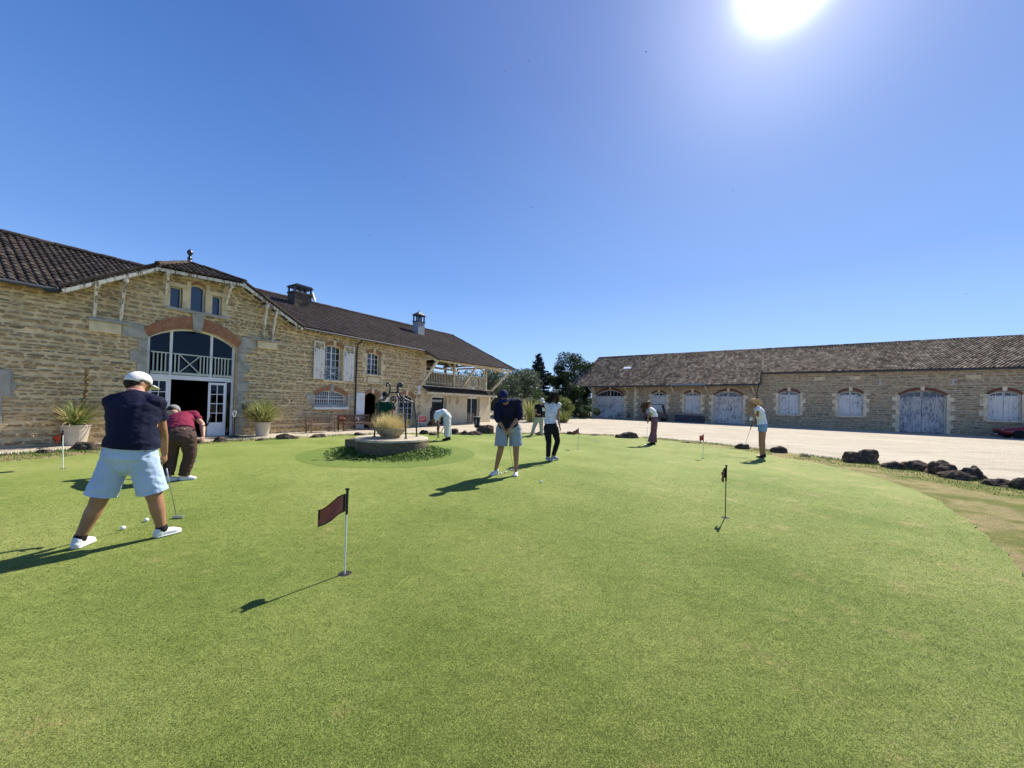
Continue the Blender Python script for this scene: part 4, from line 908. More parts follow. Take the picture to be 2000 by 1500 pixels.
# ================================================================== the old well in the turf ring
M['well_stone'] = rubble('well_stone', 3.2, 6.0, (.24, .19, .12), [(.22, .17, .10), (.14, .115, .085), (.30, .24, .15)], .07, .02, (.07, .065, .05), 9.0, .2)
M['bowl'] = simple('bowl_stone', (.27, .24, .17), .9, .35, 6, .008, 40)
M['well_top'] = simple('well_top', (.42, .36, .26), .9, .3, 5, .01, 40)
WX, WY = WELL
t = empty('stone_well', (WX, WY, 0), 0, 'round low stone well platform standing in a ring of darker turf', 'well')
b = MB(); b.lathe([(.95, -.1), (.95, .05), (.94, .36), (.0, .36)], 40); b.build('curb_wall', M['well_stone'], t)
b = MB(); b.lathe([(.935, .362), (.945, .37), (.94, .415), (.925, .425), (.0, .425)], 40); b.build('top_slab', M['well_top'], t, bevel=.0)
b = MB(); b.box(-1.02, -.55, -.55, .1, .2, .40); b.build('step_block', M['well_stone'], t, bevel=.02)
fr_ = empty('well_frame', (WX, WY, .425), 0, 'black wrought iron well frame with scrolled tops above the planted bowl', 'well frame')
def scroll(x0, y0, sx):
    P = [(x0, y0, 0), (x0*.94, y0, .45), (x0*.84, y0*.9, .84), (x0*.80, y0*.8, .95), (x0*.52, y0*.5, 1.02), (x0*.30, y0*.2, 1.12), (x0*.22, 0, 1.22), (x0*.20, 0, 1.34), (x0*.24, 0, 1.42), (x0*.34, 0, 1.45), (x0*.40, 0, 1.41), (x0*.37, 0, 1.37)]
    q = [Vector(p) for p in P]; out = []
    for i in range(len(q)-1):
        a, b_, c, d = q[max(i-1, 0)], q[i], q[i+1], q[min(i+2, len(q)-1)]
        for j in range(4): s = j/4; out.append(.5*((2*b_)+(-a+c)*s+(2*a-5*b_+4*c-d)*s*s+(-a+3*b_-3*c+d)*s**3))
    return out+[q[-1]]
for i, (x0, y0) in enumerate(((-.50, .05), (.46, -.32), (.56, .36))):
    b = MB(); sp = scroll(x0, y0, 1); b.tube(sp, .022, 8); b.ball(sp[-1], .032); b.lathe([(.05, 0), (.05, .012), (.02, .014)], 10, (x0, y0, 0)); b.build('leg', M['iron'], fr_, True)
b = MB(); b.tube([(-.13, 0, 1.2), (.12, 0, 1.2)], .022, 8); b.build('crossbar', M['iron'], fr_, True)
b = MB(); b.tube([(0, 0, 1.2), (0, 0, 1.08)], .008, 6); b.lathe([(.02, -.02), (.085, -.02), (.07, 0), (.085, .02), (.02, .02)], 16)
pl = b.build('pulley', M['iron'], fr_, True)
b = MB(); b.tube([(-.0, 0, 1.08), (0, 0, 1.0)], .02, 6)
for k in range(12): a = k*math.pi/6; b.tube([(.07*math.cos(a), 0, 1.0+.1*math.sin(a)), (.07*math.cos(a+.52), 0, 1.0+.1*math.sin(a+.52))], .02, 6)
b.ball((0, 0, 1.0), .04); b.tube([(0.02, 0, .9), (.03, 0, .72)], .03, 6); b.build('pulley_wheel', M['iron'], fr_, True)
bpy.data.objects.remove(pl)
t = empty('planter_bowl', (WX-.03, WY-.05, .425), 0, 'weathered stone bowl full of tall straw-coloured grass on the well', 'planter')
b = MB(); b.lathe([(.14, 0), (.2, .01), (.30, .09), (.385, .20), (.40, .25), (.37, .255), (.33, .22), (.0, .2)], 28); b.build('bowl', M['bowl'], t, True)
r6 = random.Random(6); blades(2600, .36, .74, .95, .007, .55, r6, .24, 4).build('grass', M['straw'], t)
blades(260, .25, .5, .5, .008, .5, r6, .26, 4).build('green_grass', M['leaf_green'], t)
# ground cover round the well
b = MB(); rg = random.Random(21)
for i in range(5200):
    a = rg.uniform(math.pi*.93, math.pi*2.12); q = abs(rg.gauss(0, .5)); k = .55+.45*abs(math.cos(a)); rr = .95+q*k*.75; 
    x, y = WX+rr*math.cos(a), WY+rr*math.sin(a); hh = max(.015, (.22*k*k)*(1-(rr-1)/(.8*k+.05)))
    if rr > 1.62: continue
    vs = []; fs = []; leaf(vs, fs, Vector((x, y, rg.random()*hh+.01)), rg.uniform(.015, .04), rg, .6); b.add(vs, fs)
tag(b.build('ground_cover', M['leaf_green']), kind='stuff', label='low leafy ground cover hugging the base of the round well', cat='ground cover')

# ================================================================== grass tufts on the collar, rocks
b = MB(); rg = random.Random(31); cnt = 0
while cnt < 15000:
    i = rg.randrange(len(fr_out)); p = Vector(fr_out[i]).lerp(Vector(fr_out[(i+1) % len(fr_out)]), rg.random()); c = Vector((-.5, 6)); u_ = rg.random()**1.8; p = p + (p-c).normalized()*rg.uniform(.05, .2) + (c-p).normalized()*u_*2.2
    if p.y < 1 or in_poly(p, green_out): continue
    if noise.noise(Vector((p.x*.9, p.y*.9, 3))) < -.28+u_*.35: continue
    h = rg.uniform(.02, .06)*(1.3-u_); a = rg.random()*6.28; w_ = .005+.003*p.length*.12; d = Vector((math.cos(a), math.sin(a)))*w_; l = Vector((rg.gauss(0, .3), rg.gauss(0, .3)))*h
    b.add([(p.x-d.x, p.y-d.y, -.03), (p.x+d.x, p.y+d.y, -.03), (p.x+l.x, p.y+l.y, h-.01)], [(0, 1, 2)]); cnt += 1
tag(b.build('collar_grass', M['leaf_green']), kind='stuff', label='short rough grass on the collar round the putting green', cat='grass')
def m_rock():
    t = NT('rock'); o = t.obj(); a = t.noise(o, 6, 6, .7); c = t.ramp(a, [(.32, (.03, .024, .020)), (.48, (.075, .056, .042)), (.60, (.15, .12, .085)), (.72, (.28, .25, .18))])
    return t.done(c, .95, t.bump(t.noise(o, 20, 6, .7), .03, 1), spec=.1)
M['rock'] = m_rock()
def rock(x, y, L, W, H, rot, seed, label, grp='dark rocks edging the green'):
    bm = MB(); bm.ball((0, 0, 0), 1, n=40, m=26); o_ = Vector((seed*3.7, seed, 0)); vv = []
    for v in bm.v:
        v = Vector(v); k = 1+.42*noise.noise(v*1.3+o_)+.30*(.45-abs(noise.noise(v*2.6+o_)))+.16*(.3-abs(noise.noise(v*6+o_)))+.06*noise.noise(v*13+o_); v = v*k
        v.x = max(-.95, min(.95, v.x)); vv.append((v.x*L/2, v.y*W/2, (v.z*.62+.28)*H))
    bm.v = vv; o = bm.build('rock', M['rock'], None, True); o.location = (x, y, -.10); o.rotation_euler = (0, 0, rot)
    return tag(o, label, 'rock', grp)
RK = [(10, 892, 26, 8, 'small flat rock at the far left edge of the green'), (90, 887, 30, 12, 'brown pointed rock at the left edge of the green behind the leftmost flag'), (172, 880, 46, 17, 'dark two-humped rock left of the man in pale blue shorts'),
      (384, 868, 24, 12, 'small dark rock right of the man in the maroon shirt'), (430, 864, 20, 12, 'small pale-topped rock below the open glazed door leaf'), (510, 862, 22, 7, 'small flat rock below the second potted plant'), (562, 858, 42, 12, 'grassy brown rock between the potted plant and the bench'), (622, 855, 30, 9, 'low brown rock in front of the weathered grey bench'),
      (700, 851, 22, 8, 'low dark rock left of the stone well'), (828, 849, 18, 10, 'small dark rock beside the golf bag on its trolley'), (845, 851, 18, 8, 'small flat dark rock by the bending person'), (888, 849, 22, 12, 'pale brown rock right of the bending person'), (906, 850, 16, 10, 'small black rock left of the black bin'), (928, 850, 30, 9, 'low black rock at the foot of the black bin'), (948, 847, 34, 18, 'large black domed rock right of the black bin'),
      (1055, 850, 20, 8, 'dark rock behind the man in the white cap'), (1115, 849, 16, 8, 'small dark rock left of the flag in the back row'), (1160, 851, 20, 5, 'flat low rock right of the back flag'), (1225, 856, 46, 12, 'long dark flat rock left of the woman in patterned trousers'),
      (1340, 866, 22, 5, 'very low rock right of the woman in patterned trousers'), (1450, 877, 26, 12, 'dark rock left of the woman in denim shorts'), (1521, 885, 28, 14, 'dark split rock right of the woman in denim shorts'), (1572, 893, 26, 7, 'low flat rock between the split rock and the big rock'),
      (1680, 905, 62, 26, 'big long dark rock near the right edge of the green'), (1748, 917, 40, 15, 'low rock right of the big long rock'), (1790, 920, 42, 20, 'broad cracked rock in the right-hand row'), (1840, 929, 44, 26, 'pointed rock in the right-hand row'), (1868, 938, 46, 18, 'low dark slab leaning on the pointed rock'), (1900, 938, 36, 26, 'brown domed rock in the right-hand row'), (1955, 952, 50, 18, 'wide dark rock near the right border of the photo'), (1994, 958, 34, 26, 'dark upright rock cut by the right border of the photo')]
for i, (px, py, wpx, hpx, lab) in enumerate(RK):
    g = gpt(px, py+2, -.07); s = 700/g.y; L = wpx/s; H = hpx/s
    if px > 1000: s2 = (1+((px-1000)/700)**2)**.5; 
    rock(g.x, g.y, L*.98, max(.18, min(L, .55)*.8), H*1.25, 0, i+1, lab)

# ================================================================== flags, balls
M['flag_red'] = simple('flag_red', (.27, .085, .06), .8, .15, 6, .002, 80); M['black_trim'] = simple('black_trim', (.012, .012, .012), .7, .1, 3); M['pole'] = simple('pole', (.72, .74, .62), .4, .08, 3)
M['flag_bright'] = simple('flag_bright', (.55, .06, .035), .8, .15, 6); M['cup'] = simple('cup', (.02, .02, .018), .9, .1, 3); M['ball'] = simple('ball', (.78, .78, .76), .35, .04, 10, .0008, 260)
def flag(i, label, mat, ang, droop, W=.16, Hh=.17, fold=0.0, H=.67, poster=None, lean=0):
    x, y = FLAGS[i]; root = empty('practice_flag', (x, y, 0), 0, label, 'golf flag', 'small practice flags on the putting green')
    b = MB(); b.tube([(0, 0, -.09), (lean, 0, H)], .0075 if i != 1 else .006, 8); b.build('pole', M[poster or 'pole'], root)
    b = MB(); b.tube([(lean, 0, H-.19), (lean, 0, H+.012)], .0105, 8); b.lathe([(.016, 0), (.017, .01), (.006, .014)], 10, (lean, 0, H+.01)); b.build('pole_cap', M['black_trim'], root)
    def cloth(a0, a1, c0, c1, th, m, nm):
        b = MB(); nx, nz = 10, 6; dv = Vector((math.cos(ang), math.sin(ang), 0)); sd = Vector((-dv.y, dv.x, 0))
        vs = []
        for s_ in (-1, 1):
            for p in range(nx+1):
                for q in range(nz+1):
                    s = a0+(a1-a0)*p/nx; v = c0+(c1-c0)*q/nz
                    pos = dv*(.011+W*s*(1-fold*s)) + sd*(.022*math.sin(s*6+v*2.0)*(s+.15)+.006*math.sin(s*17+v*6)*min(1, s*4)+.012*math.sin(v*5+s*3)*s+fold*.07*math.sin(s*3.1)) + Vector((lean, 0, H-.02-Hh*(1-v)-droop*s+.01*math.sin(s*7)))
                    vs.append(pos+sd*s_*th)
        k = (nx+1)*(nz+1); fs = []
        for p in range(nx):
            for q in range(nz):
                a = p*(nz+1)+q; f = (a, a+nz+1, a+nz+2, a+1); fs += [f, tuple(j+k for j in f[::-1])]
        b.add(vs, fs); return b.build(nm, M[m], root, True)
    c = cloth(0, 1, 0, 1, .0008, mat, 'cloth'); tr = []
    for (a0, a1, c0, c1) in ((0, 1, .94, 1), (0, 1, 0, .06), (.93, 1, .06, .94), (0, .09, .06, .94)):
        o = cloth(a0, a1, c0, c1, .0016, 'black_trim', 'hem'); o.parent = c
    b = MB(); n_ = 16; vs = []
    b.lathe([(.055, -.001), (.0535, -.001), (.0535, -.10), (.0, -.10)], n_); b.lathe([(.054, .0008), (.0565, .0012), (.054, .0016)], n_) if False else None
    b.build('cup', M['cup'], root); return root
flag(0, 'nearest practice flag with dark red cloth blown left above its hole', 'flag_red', math.pi+.5, .11, .195, .145)
flag(1, 'practice flag with a limp almost black furled cloth in the right foreground', 'flag_red', math.pi-1.2, .07, .05, .13, .5, poster='black_trim')
flag(2, 'small bright red flag near the woman in denim shorts', 'flag_bright', math.pi-.5, .0, .12, .15, .25)
flag(3, 'small dark red flag in front of the rocks at the back of the green', 'flag_red', math.pi-.3, .07, .16, .14)
flag(4, 'faded pink-red flag on a white pole at the left by the potted yucca', 'flag_bright', math.pi-.2, .07, .20, .15, .1, lean=-.035)
for (px, py, lab, grp) in ((240, 1035, 'golf ball further from the putter of the man in pale blue shorts', None), (286, 1019, 'golf ball nearer the putter of the man in pale blue shorts', None), (1057, 943, 'white golf ball alone right of the man in navy sweater', None),
                      (978, 926, 'white golf ball touching the left shoe of the man in navy sweater', None), (987, 924, 'white golf ball between the shoes of the man in navy sweater', None), (1163, 863, 'tiny white golf ball near the back flag', None), (1257, 869, 'white golf ball at the feet of the woman in patterned trousers', None), (960, 851, 'tiny white golf ball behind the man in navy sweater near the black rock', None)):
    g = gpt(px, py, .0); o = MB().ball((0, 0, 0), .0214, n=20, m=12).build('golf_ball', M['ball'], None, True); o.location = (g.x, g.y, .0205); tag(o, lab, 'golf ball', 'white golf balls on the green')

# ================================================================== pots
M['pot'] = simple('pot', (.50, .44, .34), .55, .18, 2.5, .004, 30, spec=.4)
def pot(loc, H, r, label):
    root = empty('potted_plant', loc, 0, label, 'potted plant', 'big tapered pots by the clubhouse wall')
    b = MB(); b.lathe([(r*.66, 0), (r*.72, .02), (r*.97, H*.92), (r*1.03, H*.93), (r*1.04, H), (r*.93, H), (r*.9, H*.86), (0, H*.86)], 30); b.build('pot', M['pot'], root, False); return root
g = gpt(146, 869, -DROP); P1 = pot(g, .58, .30, 'tapered beige pot with half-withered yucca and a tall dry flower spike')
r7 = random.Random(7)
for nm, n_, m_, lo in (('dry_leaves', 120, 'straw', .0), ('green_leaves', 110, 'leaf_green', .3)):
    o = blades(int(n_*1.3), .55, 1.0, 1.6, .026, .8 if lo else 1.3, r7, .08).build(nm, M[m_], P1); o.location = (-.08 if not lo else .10, 0, .56)
b = MB(); b.tube([(0.1, 0, .5), (.16, 0, .95), (.26, 0, 1.7), (.25, 0, 2.25)], [.025, .02, .014, .005], 6)
for i in range(320):
    z = r7.uniform(.95, 2.22); a = r7.random()*6.28; x = .17+.09*min(1, (z-.95)/.7); vs = []; fs = []; leaf(vs, fs, Vector((x+.03*math.cos(a), .03*math.sin(a), z)), .03, r7, .5); b.add(vs, fs)
b.build('flower_spike', simple('dry_spike', (.20, .14, .06), .9), P1)
g = gpt(512, 851, -DROP); P2 = pot(g, .54, .28, 'tapered beige pot with a big arching lime-green plant beside the entrance')
o = blades(480, .6, 1.25, 1.45, .036, 1.15, r7, .16).build('leaves', M['leaf_lime'], P2); o.location = (0, 0, .50)

# ================================================================== benches and things along the wall
M['teak_old'] = simple('teak_old', (.22, .16, .11), .85, .35, 12, .003, 40); M['teak_red'] = simple('teak_red', (.085, .045, .032), .7, .3, 12, .003, 40)
def bench(u, d, L, mat, label, name='wooden_bench'):
    root = empty(name, lp(u, d, 0), LA, label, 'bench', 'slatted benches against the clubhouse wall')
    H = .38; D_ = .42; T = .76
    b = MB()
    for i in range(6): b.box(.03, L-.03, -D_+.01+i*.07, -D_+.065+i*.07, H-.02, H)
    b.box(0.02, L-.02, -D_, -D_+.03, H-.09, H-.022); b.build('seat', M[mat], root)
    b = MB(); b.box(.03, L-.03, .0, .03, T-.07, T); b.box(.03, L-.03, .0, .03, H+.05, H+.10)
    n = int(L/.085)
    for i in range(n): x = .06+i*(L-.12)/(n-1); b.box(x-.018, x+.018, .005, .023, H+.1, T-.07)
    b.build('backrest', M[mat], root)
    for x in (0, L-.05):
        b = MB(); b.box(x, x+.05, -D_, -D_+.05, 0, H+.17); b.build('leg', M[mat], root); b = MB(); b.box(x, x+.05, -.005, .045, 0, T); b.build('leg', M[mat], root)
        b = MB(); b.box(x-.006, x+.056, -D_-.03, 0, H+.17, H+.2); b.build('armrest', M[mat], root)
    return root
bench(7.72, .42, 1.15, 'teak_old', 'short weathered grey-brown slatted bench under the barred window')
bench(9.25, .42, 1.75, 'teak_red', 'longer red-brown slatted bench with bags on its seat')
def blob(name, c, r, m, label, cat, seed, grp=None, sq=(1, 1, 1)):
    bm = MB(); bm.ball((0, 0, 0), 1, n=20, m=14); vv = []; o_ = Vector((seed, seed*2, 0))
    for v in bm.v: v = Vector(v); v *= 1+.3*noise.noise(v*1.6+o_)+.12*noise.noise(v*4+o_); vv.append((v.x*r*sq[0], v.y*r*sq[1], v.z*r*sq[2]))
    bm.v = vv; return bm
M['orange'] = simple('orange', (.62, .12, .04), .6, .3, 9, .004, 40); M['bag_white'] = simple('bag_white', (.62, .58, .52), .7, .25, 12, .004, 40); M['bag_black'] = simple('bag_black', (.02, .02, .025), .7, .3, 8, .004, 40)
def bag(name, u, d, v, r, m, label, seed, sq):
    root = empty(name, lp(u, d, v), LA, label, 'bag', 'bags left on the benches'); blob(name, None, r, m, label, 'bag', seed, sq=sq).build('sack', M[m], root, True)
    b = MB(); b.tube([(-r*.5*sq[0], -r*.75*sq[1], r*.1), (-r*.6*sq[0], -r*1.0*sq[1], r*.5), (0, -r*.9*sq[1], r*1.02*sq[2]), (r*.5*sq[0], -r*.8*sq[1], r*.4)], .013, 6); b.build('strap', M['bag_black'] if m != 'bag_black' else M['gutter'], root, True)
bag('backpack', 9.55, .24, .51, .15, 'orange', 'slumped orange backpack on the left end of the red-brown bench', 1, (1.25, .8, .85))
bag('tote_bag', 10.35, .26, .50, .12, 'bag_white', 'crumpled cream bag at the middle of the red-brown bench', 2, (1.0, .8, 1.0))
bag('sports_bag', 10.8, .26, .50, .14, 'bag_black', 'black sports bag on the right end of the red-brown bench', 3, (1.2, .8, .8))
root = empty('crate_stack', lp(11.3, .5, 0), LA, 'low grey crate and boxes beside the dark doorway', 'crate')
b = MB(); b.box(0, .5, -.3, 0, 0, .04); 
for z in (.1, .2, .3): b.box(0, .5, -.3, -.28, z-.04, z+.02); b.box(0, .5, -.02, 0, z-.04, z+.02); b.box(0, .02, -.28, -.02, z-.04, z+.02); b.box(.48, .5, -.28, -.02, z-.04, z+.02)
for x in (0.02, .45): b.box(x, x+.03, -.28, -.26, 0, .34)
b.build('crate', M['zinc'], root); b = MB(); b.box(.06, .44, -.27, -.05, .05, .42); b.build('box', M['bag_white'], root, bevel=.01)
# red notice on a stand
root = empty('notice_board', lp(14.2, .7, 0), LA, 'small red notice board on white legs by the downpipe of the clubhouse', 'sign')
b = MB(); b.box(0, .62, -.02, .02, .28, .62); b.build('panel', simple('notice_red', (.5, .06, .05), .6, .1), root)
b = MB(); b.box(.05, .56, -.026, -.02, .50, .52); b.box(.05, .5, -.026, -.02, .40, .42); b.build('lettering', M['white_paint'], root)
for x in (0, .6): b = MB(); b.beam((x, 0, 0), (x, 0, .64), .03, .03); b.build('leg', M['white_paint'], root)
b = MB(); b.box(0, .6, -.015, .015, .62, .65); b.box(.0, .6, -.012, .012, .22, .25); b.build('frame', M['white_paint'], root)
# golf bag on trolley
root = empty('golf_bag', lp(15.1, .95, 0), LA, 'black and white golf bag standing on a trolley left of the shop door', 'golf bag')
b = MB(); b.tube([(0, 0, .12), (-.02, .0, .5), (-.05, .02, .95)], [.12, .13, .12], 12); b.build('body', M['bag_black'], root, True)
b = MB(); b.tube([(.13, -.1, .16), (.11, -.1, .45), (.04, -.08, .72)], [.09, .08, .05], 10); b.build('pocket', M['bag_white'], root, True)
b = MB()
for k in range(5): b.tube([(-.05+.03*k-.06, .02, .9), (-.07+.035*k-.06, .03, 1.05+.03*(k % 3))], .012, 6); b.ball((-.07+.035*k-.06, .03, 1.08+.03*(k % 3)), .035, .025, .03, 8, 6)
b.build('clubs', M['iron'], root, True)
b = MB(); b.tube([(.25, -.2, .06), (-.05, .1, .8), (.3, .1, .95)], .012, 6); b.tube([(0, -.25, .12), (0, .25, .12)], .012, 6); b.build('trolley_frame', M['zinc'], root)
for y in (-.25, .25):
    b = MB(); b.tube([(0, y-.02, .12), (0, y+.02, .12)], .12, 16); b.build('wheel', M['bag_black'], root)
# bin on a post
g = gpt(931, 850, -DROP); root = empty('litter_bin', g, 0, 'black plastic bin on a thin post above the black rocks', 'bin')
b = MB(); b.tube([(0, 0, 0), (0, 0, .9)], .02, 8); b.build('post', M['gutter'], root)
b = MB(); b.lathe([(.10, .36), (.115, .38), (.15, .82), (.168, .83), (.168, .86), (.14, .86), (.13, .5), (0, .5)], 18, (0, -.02, 0)); b.build('bucket', M['bag_black'], root)
b = MB(); b.box(-.03, -.01, -.18, -.165, .5, .75); b.build('sticker', M['white_paint'], root)
b = MB(); b.lathe([(.175, .85), (.175, .87), (.15, .88)], 18, (0, -.02, 0)); b.build('rim', M['zinc'], root)
# umbrella-like stand at the door
g = lp(5.0, .5, 0); root = empty('door_stand', g, LA, 'black post with round base and white hook sign beside the open glazed door', 'stand')
b = MB(); b.lathe([(.17, 0), (.17, .03), (.05, .05), (.0, .05)], 18); b.build('base', M['iron'], root)
b = MB(); b.tube([(0, 0, .05), (0, 0, .72)], .018, 8); b.tube([(-.1, 0, .72), (.1, 0, .72)], .012, 6); b.build('post', M['iron'], root)
b = MB(); b.tube([(-.02, 0, .74), (-.07, 0, .86), (-.03, 0, .97), (.04, 0, .93), (.03, 0, .82), (.01, 0, .74)], .018, 6); b.build('hook', M['white_paint'], root)

# ================================================================== things by the barn
M['tyre'] = simple('tyre', (.015, .015, .016), .9, .2, 10); M['cart_body'] = simple('cart_body', (.03, .035, .05), .3, .1, 3, spec=.5); M['chrome'] = simple('chrome', (.55, .56, .58), .3, .1, 3, metal=.8)
def wheel(root, x, y, r, w_=.16, name='wheel'):
    b = MB(); n = 22
    b.lathe([(r*.62, -w_/2), (r*.92, -w_/2), (r, -w_*.3), (r, w_*.3), (r*.92, w_/2), (r*.62, w_/2)], n); o = b.build(name, M['tyre'], root, False); o.location = (x, y, r); o.rotation_euler = (R(90), 0, 0)
    b = MB(); b.lathe([(r*.66, -w_*.42), (r*.6, -w_*.36), (r*.2, -w_*.42), (r*.18, w_*.42), (r*.6, w_*.36), (r*.66, w_*.42)], n); q = b.build('rim', M['chrome'], o, True)
    return o
root = empty('golf_cart', rp(7.2, 2.4, 0), RA, 'dark golf cart with roof and windscreen behind the woman in patterned trousers', 'golf cart')
b = MB(); b.prism([(0, .28), (2.45, .28), (2.5, .55), (2.35, .78), (1.75, .82), (1.6, .42), (1.0, .42), (.9, .78), (.1, .8), (-.05, .5)], -.55, .55); b.build('body', M['cart_body'], root, bevel=.03)
b = MB(); b.box(.35, .95, -.5, .5, .78, .9); b.build('seat', M['bag_white'], root, bevel=.03); b = MB(); b.box(.28, .38, -.5, .5, .88, 1.3); b.build('backrest', M['bag_white'], root, bevel=.03)
b = MB(); b.box(.05, 2.1, -.62, .62, 1.86, 1.93); b.build('roof', M['cart_body'], root, bevel=.03)
for (x0, x1) in ((2.2, 1.95), (.1, .25)):
    for y in (-.52, .52): b = MB(); b.beam((x0, y, .75), (x1, y, 1.87), .035, .035); b.build('roof_post', M['gutter'], root)
b = MB(); b.add([(2.2, -.5, .82), (2.2, .5, .82), (1.96, .5, 1.84), (1.96, -.5, 1.84), (2.22, -.5, .82), (2.22, .5, .82), (1.98, .5, 1.84), (1.98, -.5, 1.84)], [(0, 1, 2, 3), (7, 6, 5, 4)]); b.build('windscreen', M['glass'], root)
b = MB(); b.tube([(1.7, .2, .8), (1.45, .2, 1.08)], .02, 6)
for k in range(12): a = k*math.pi/6; a2 = a+math.pi/6; b.tube([(1.45+.08*math.cos(a), .2+.16*math.sin(a), 1.08+.13*math.cos(a)), (1.45+.08*math.cos(a2), .2+.16*math.sin(a2), 1.08+.13*math.cos(a2))], .015, 6)
b.build('steering_wheel', M['gutter'], root)
for x in (.42, 2.1):
    for y in (-.52, .52): wheel(root, x, y, .23)
root = empty('picnic_table', rp(3.6, 1.6, 0), RA, 'dark picnic table with pale benches in the shade by the big left barn door', 'table')
b = MB()
for i in range(5): b.box(0, 1.8, -.36+i*.15, -.23+i*.15, .72, .76)
b.build('tabletop', M['bag_black'], root)
for y in (-.8, .6):
    b = MB(); b.box(0, 1.8, y, y+.12, .42, .46); b.box(0, 1.8, y+.14, y+.24, .42, .46); b.build('bench_seat', M['zinc'], root)
for x in (.25, 1.5):
    for s in (-1, 1): b = MB(); b.beam((x, s*.12, .72), (x, s*.62, 0), .09, .04, (1, 0, 0)); b.build('leg', M['bag_black'], root)
    b = MB(); b.box(x-.02, x+.02, -.78, .82, .36, .42); b.build('brace', M['bag_black'], root)
root = empty('stone_trough', rp(10.3, .9, 0), RA, 'long dark low trough under the second shuttered window of the barn', 'trough')
b = MB(); b.box(0, 2.9, -.6, -.52, .1, .78); b.box(0, 2.9, -.08, 0, .1, .78); b.box(0, .08, -.52, -.08, .1, .78); b.box(2.82, 2.9, -.52, -.08, .1, .78); b.box(.0, 2.9, -.6, 0, 0, .1); b.build('basin', simple('trough', (.07, .07, .075), .9, .3, 4, .01, 20), root, bevel=.015)
b = MB(); b.box(-.03, 2.93, -.63, -.5, .78, .84); b.build('rim', M['zinc'], root, bevel=.01)
for x in (.3, 2.4): b = MB(); b.box(x, x+.2, -.64, -.6, 0, .5); b.build('buttress', M['gutter'], root)
# red car cut by the right border: bonnet towards the left
M['car_red'] = simple('car_red', (.22, .012, .018), .25, .06, 2, spec=.6)
root = empty('parked_car', rp(33.0, 1.75, 0), RA, 'dark red car parked by the barn at the right border of the photo', 'car')
def carbody():
    secs = [(0, .62, .35, .56), (.06, .78, .26, .66), (.35, .84, .2, .74), (.9, .87, .18, .84), (1.25, .88, .18, .90), (2.2, .88, .18, .96), (3.2, .88, .18, .97), (3.9, .85, .2, .92), (4.15, .7, .3, .8)]
    b = MB(); vs = []; n = len(secs); k = 12
    for x, w_, z0, z1 in secs:
        for (yy, zz) in ((-.8, 0), (-1, .25), (-1, .6), (-.96, .85), (-.8, 1), (-.3, 1.04), (.3, 1.04), (.8, 1), (.96, .85), (1, .6), (1, .25), (.8, 0)): vs.append((x, yy*w_, z0+(z1-z0)*zz))
    fs = [tuple(range(k)), tuple(range(n*k-1, (n-1)*k-1, -1))]
    for i in range(n-1):
        for j in range(k): j2 = (j+1) % k; fs.append((i*k+j, (i+1)*k+j, (i+1)*k+j2, i*k+j2))
    return b.add(vs, fs)
o = carbody().build('body', M['car_red'], root, True); sm = o.modifiers.new('s', 'SUBSURF'); sm.levels = 1; sm.render_levels = 2
b = MB(); b.add([(1.15, -.72, .88), (1.15, .72, .88), (1.85, .58, 1.36), (1.85, -.58, 1.36), (3.2, -.6, 1.38), (3.2, .6, 1.38), (3.95, .7, .9), (3.95, -.7, .9)], [(0, 3, 2, 1), (3, 4, 5, 2), (4, 7, 6, 5), (0, 7, 4, 3), (1, 2, 5, 6)]); b.build('cabin_glass', M['dark_glass'], root, bevel=.05)
b = MB(); b.box(1.9, 3.15, -.56, .56, 1.36, 1.41); b.build('roof', M['car_red'], root, bevel=.03)
for y in (-.56, .56): b = MB(); b.ball((.13, y, .58), .10, .17, .07, 12, 8); b.build('headlight', M['chrome'], root, True)
b = MB(); b.box(-.02, .05, -.3, .3, .3, .46); b.build('grille', M['bag_black'], root, bevel=.01); b = MB(); b.box(-.04, -.02, -.26, .26, .22, .30); b.build('number_plate', M['white_paint'], root)
b = MB(); b.box(-.03, .25, -.7, .7, .16, .24); b.build('bumper_lip', M['bag_black'], root, bevel=.02)
for x in (.78, 3.35):
    for y in (-.80, .80): wheel(root, x, y, .31, .2)

# ================================================================== birds
M['bird'] = simple('bird', (.03, .028, .03), .8)
def bird(px, py, dist, span, roll, yaw, lab):
    d = CR @ Vector(((px-1000)/700, -(py-779.4)/700, -1)); p = Vector((0, 0, EYE))+d*(dist/d.y)
    root = MB(); s = span/2
    root.tube([(-s*.35, 0, 0), (-s*.2, 0, 0), (0, 0, 0), (s*.25, 0, 0), (s*.34, 0, .01), (s*.42, 0, 0)], [s*.02, s*.07, s*.10, s*.085, s*.055, s*.004], 8)
    root.add([(-s*.3, 0, 0), (-s*.62, s*.13, 0), (-s*.5, 0, .004), (-s*.62, -s*.13, 0), (-s*.3, 0, -.01)], [(0, 1, 2), (0, 2, 3), (4, 2, 1), (4, 3, 2)])
    body = root.build('bird', M['bird'], None, True); body.location = p; body.rotation_euler = (roll, .15, yaw)
    for sg in (1, -1):
        w_ = MB(); L = [(.16, 0, 0), (.24, .3, .06), (.10, .65, .08), (-.28, 1.0, .04), (-.05, .6, .07), (-.08, .3, .05), (-.12, 0, 0)]
        vs = [(a*s, sg*b_*s, c*s) for a, b_, c in L]; vs += [(a, b_, c-.012*s) for a, b_, c in vs]; n = 7
        w_.add(vs, [tuple(range(n)), tuple(range(2*n-1, n-1, -1))]+[(i, (i+1) % n, n+(i+1) % n, n+i) for i in range(n)]); w_.build('wing', M['bird'], body)
    tag(body, lab, 'bird', 'swifts circling in the sky')
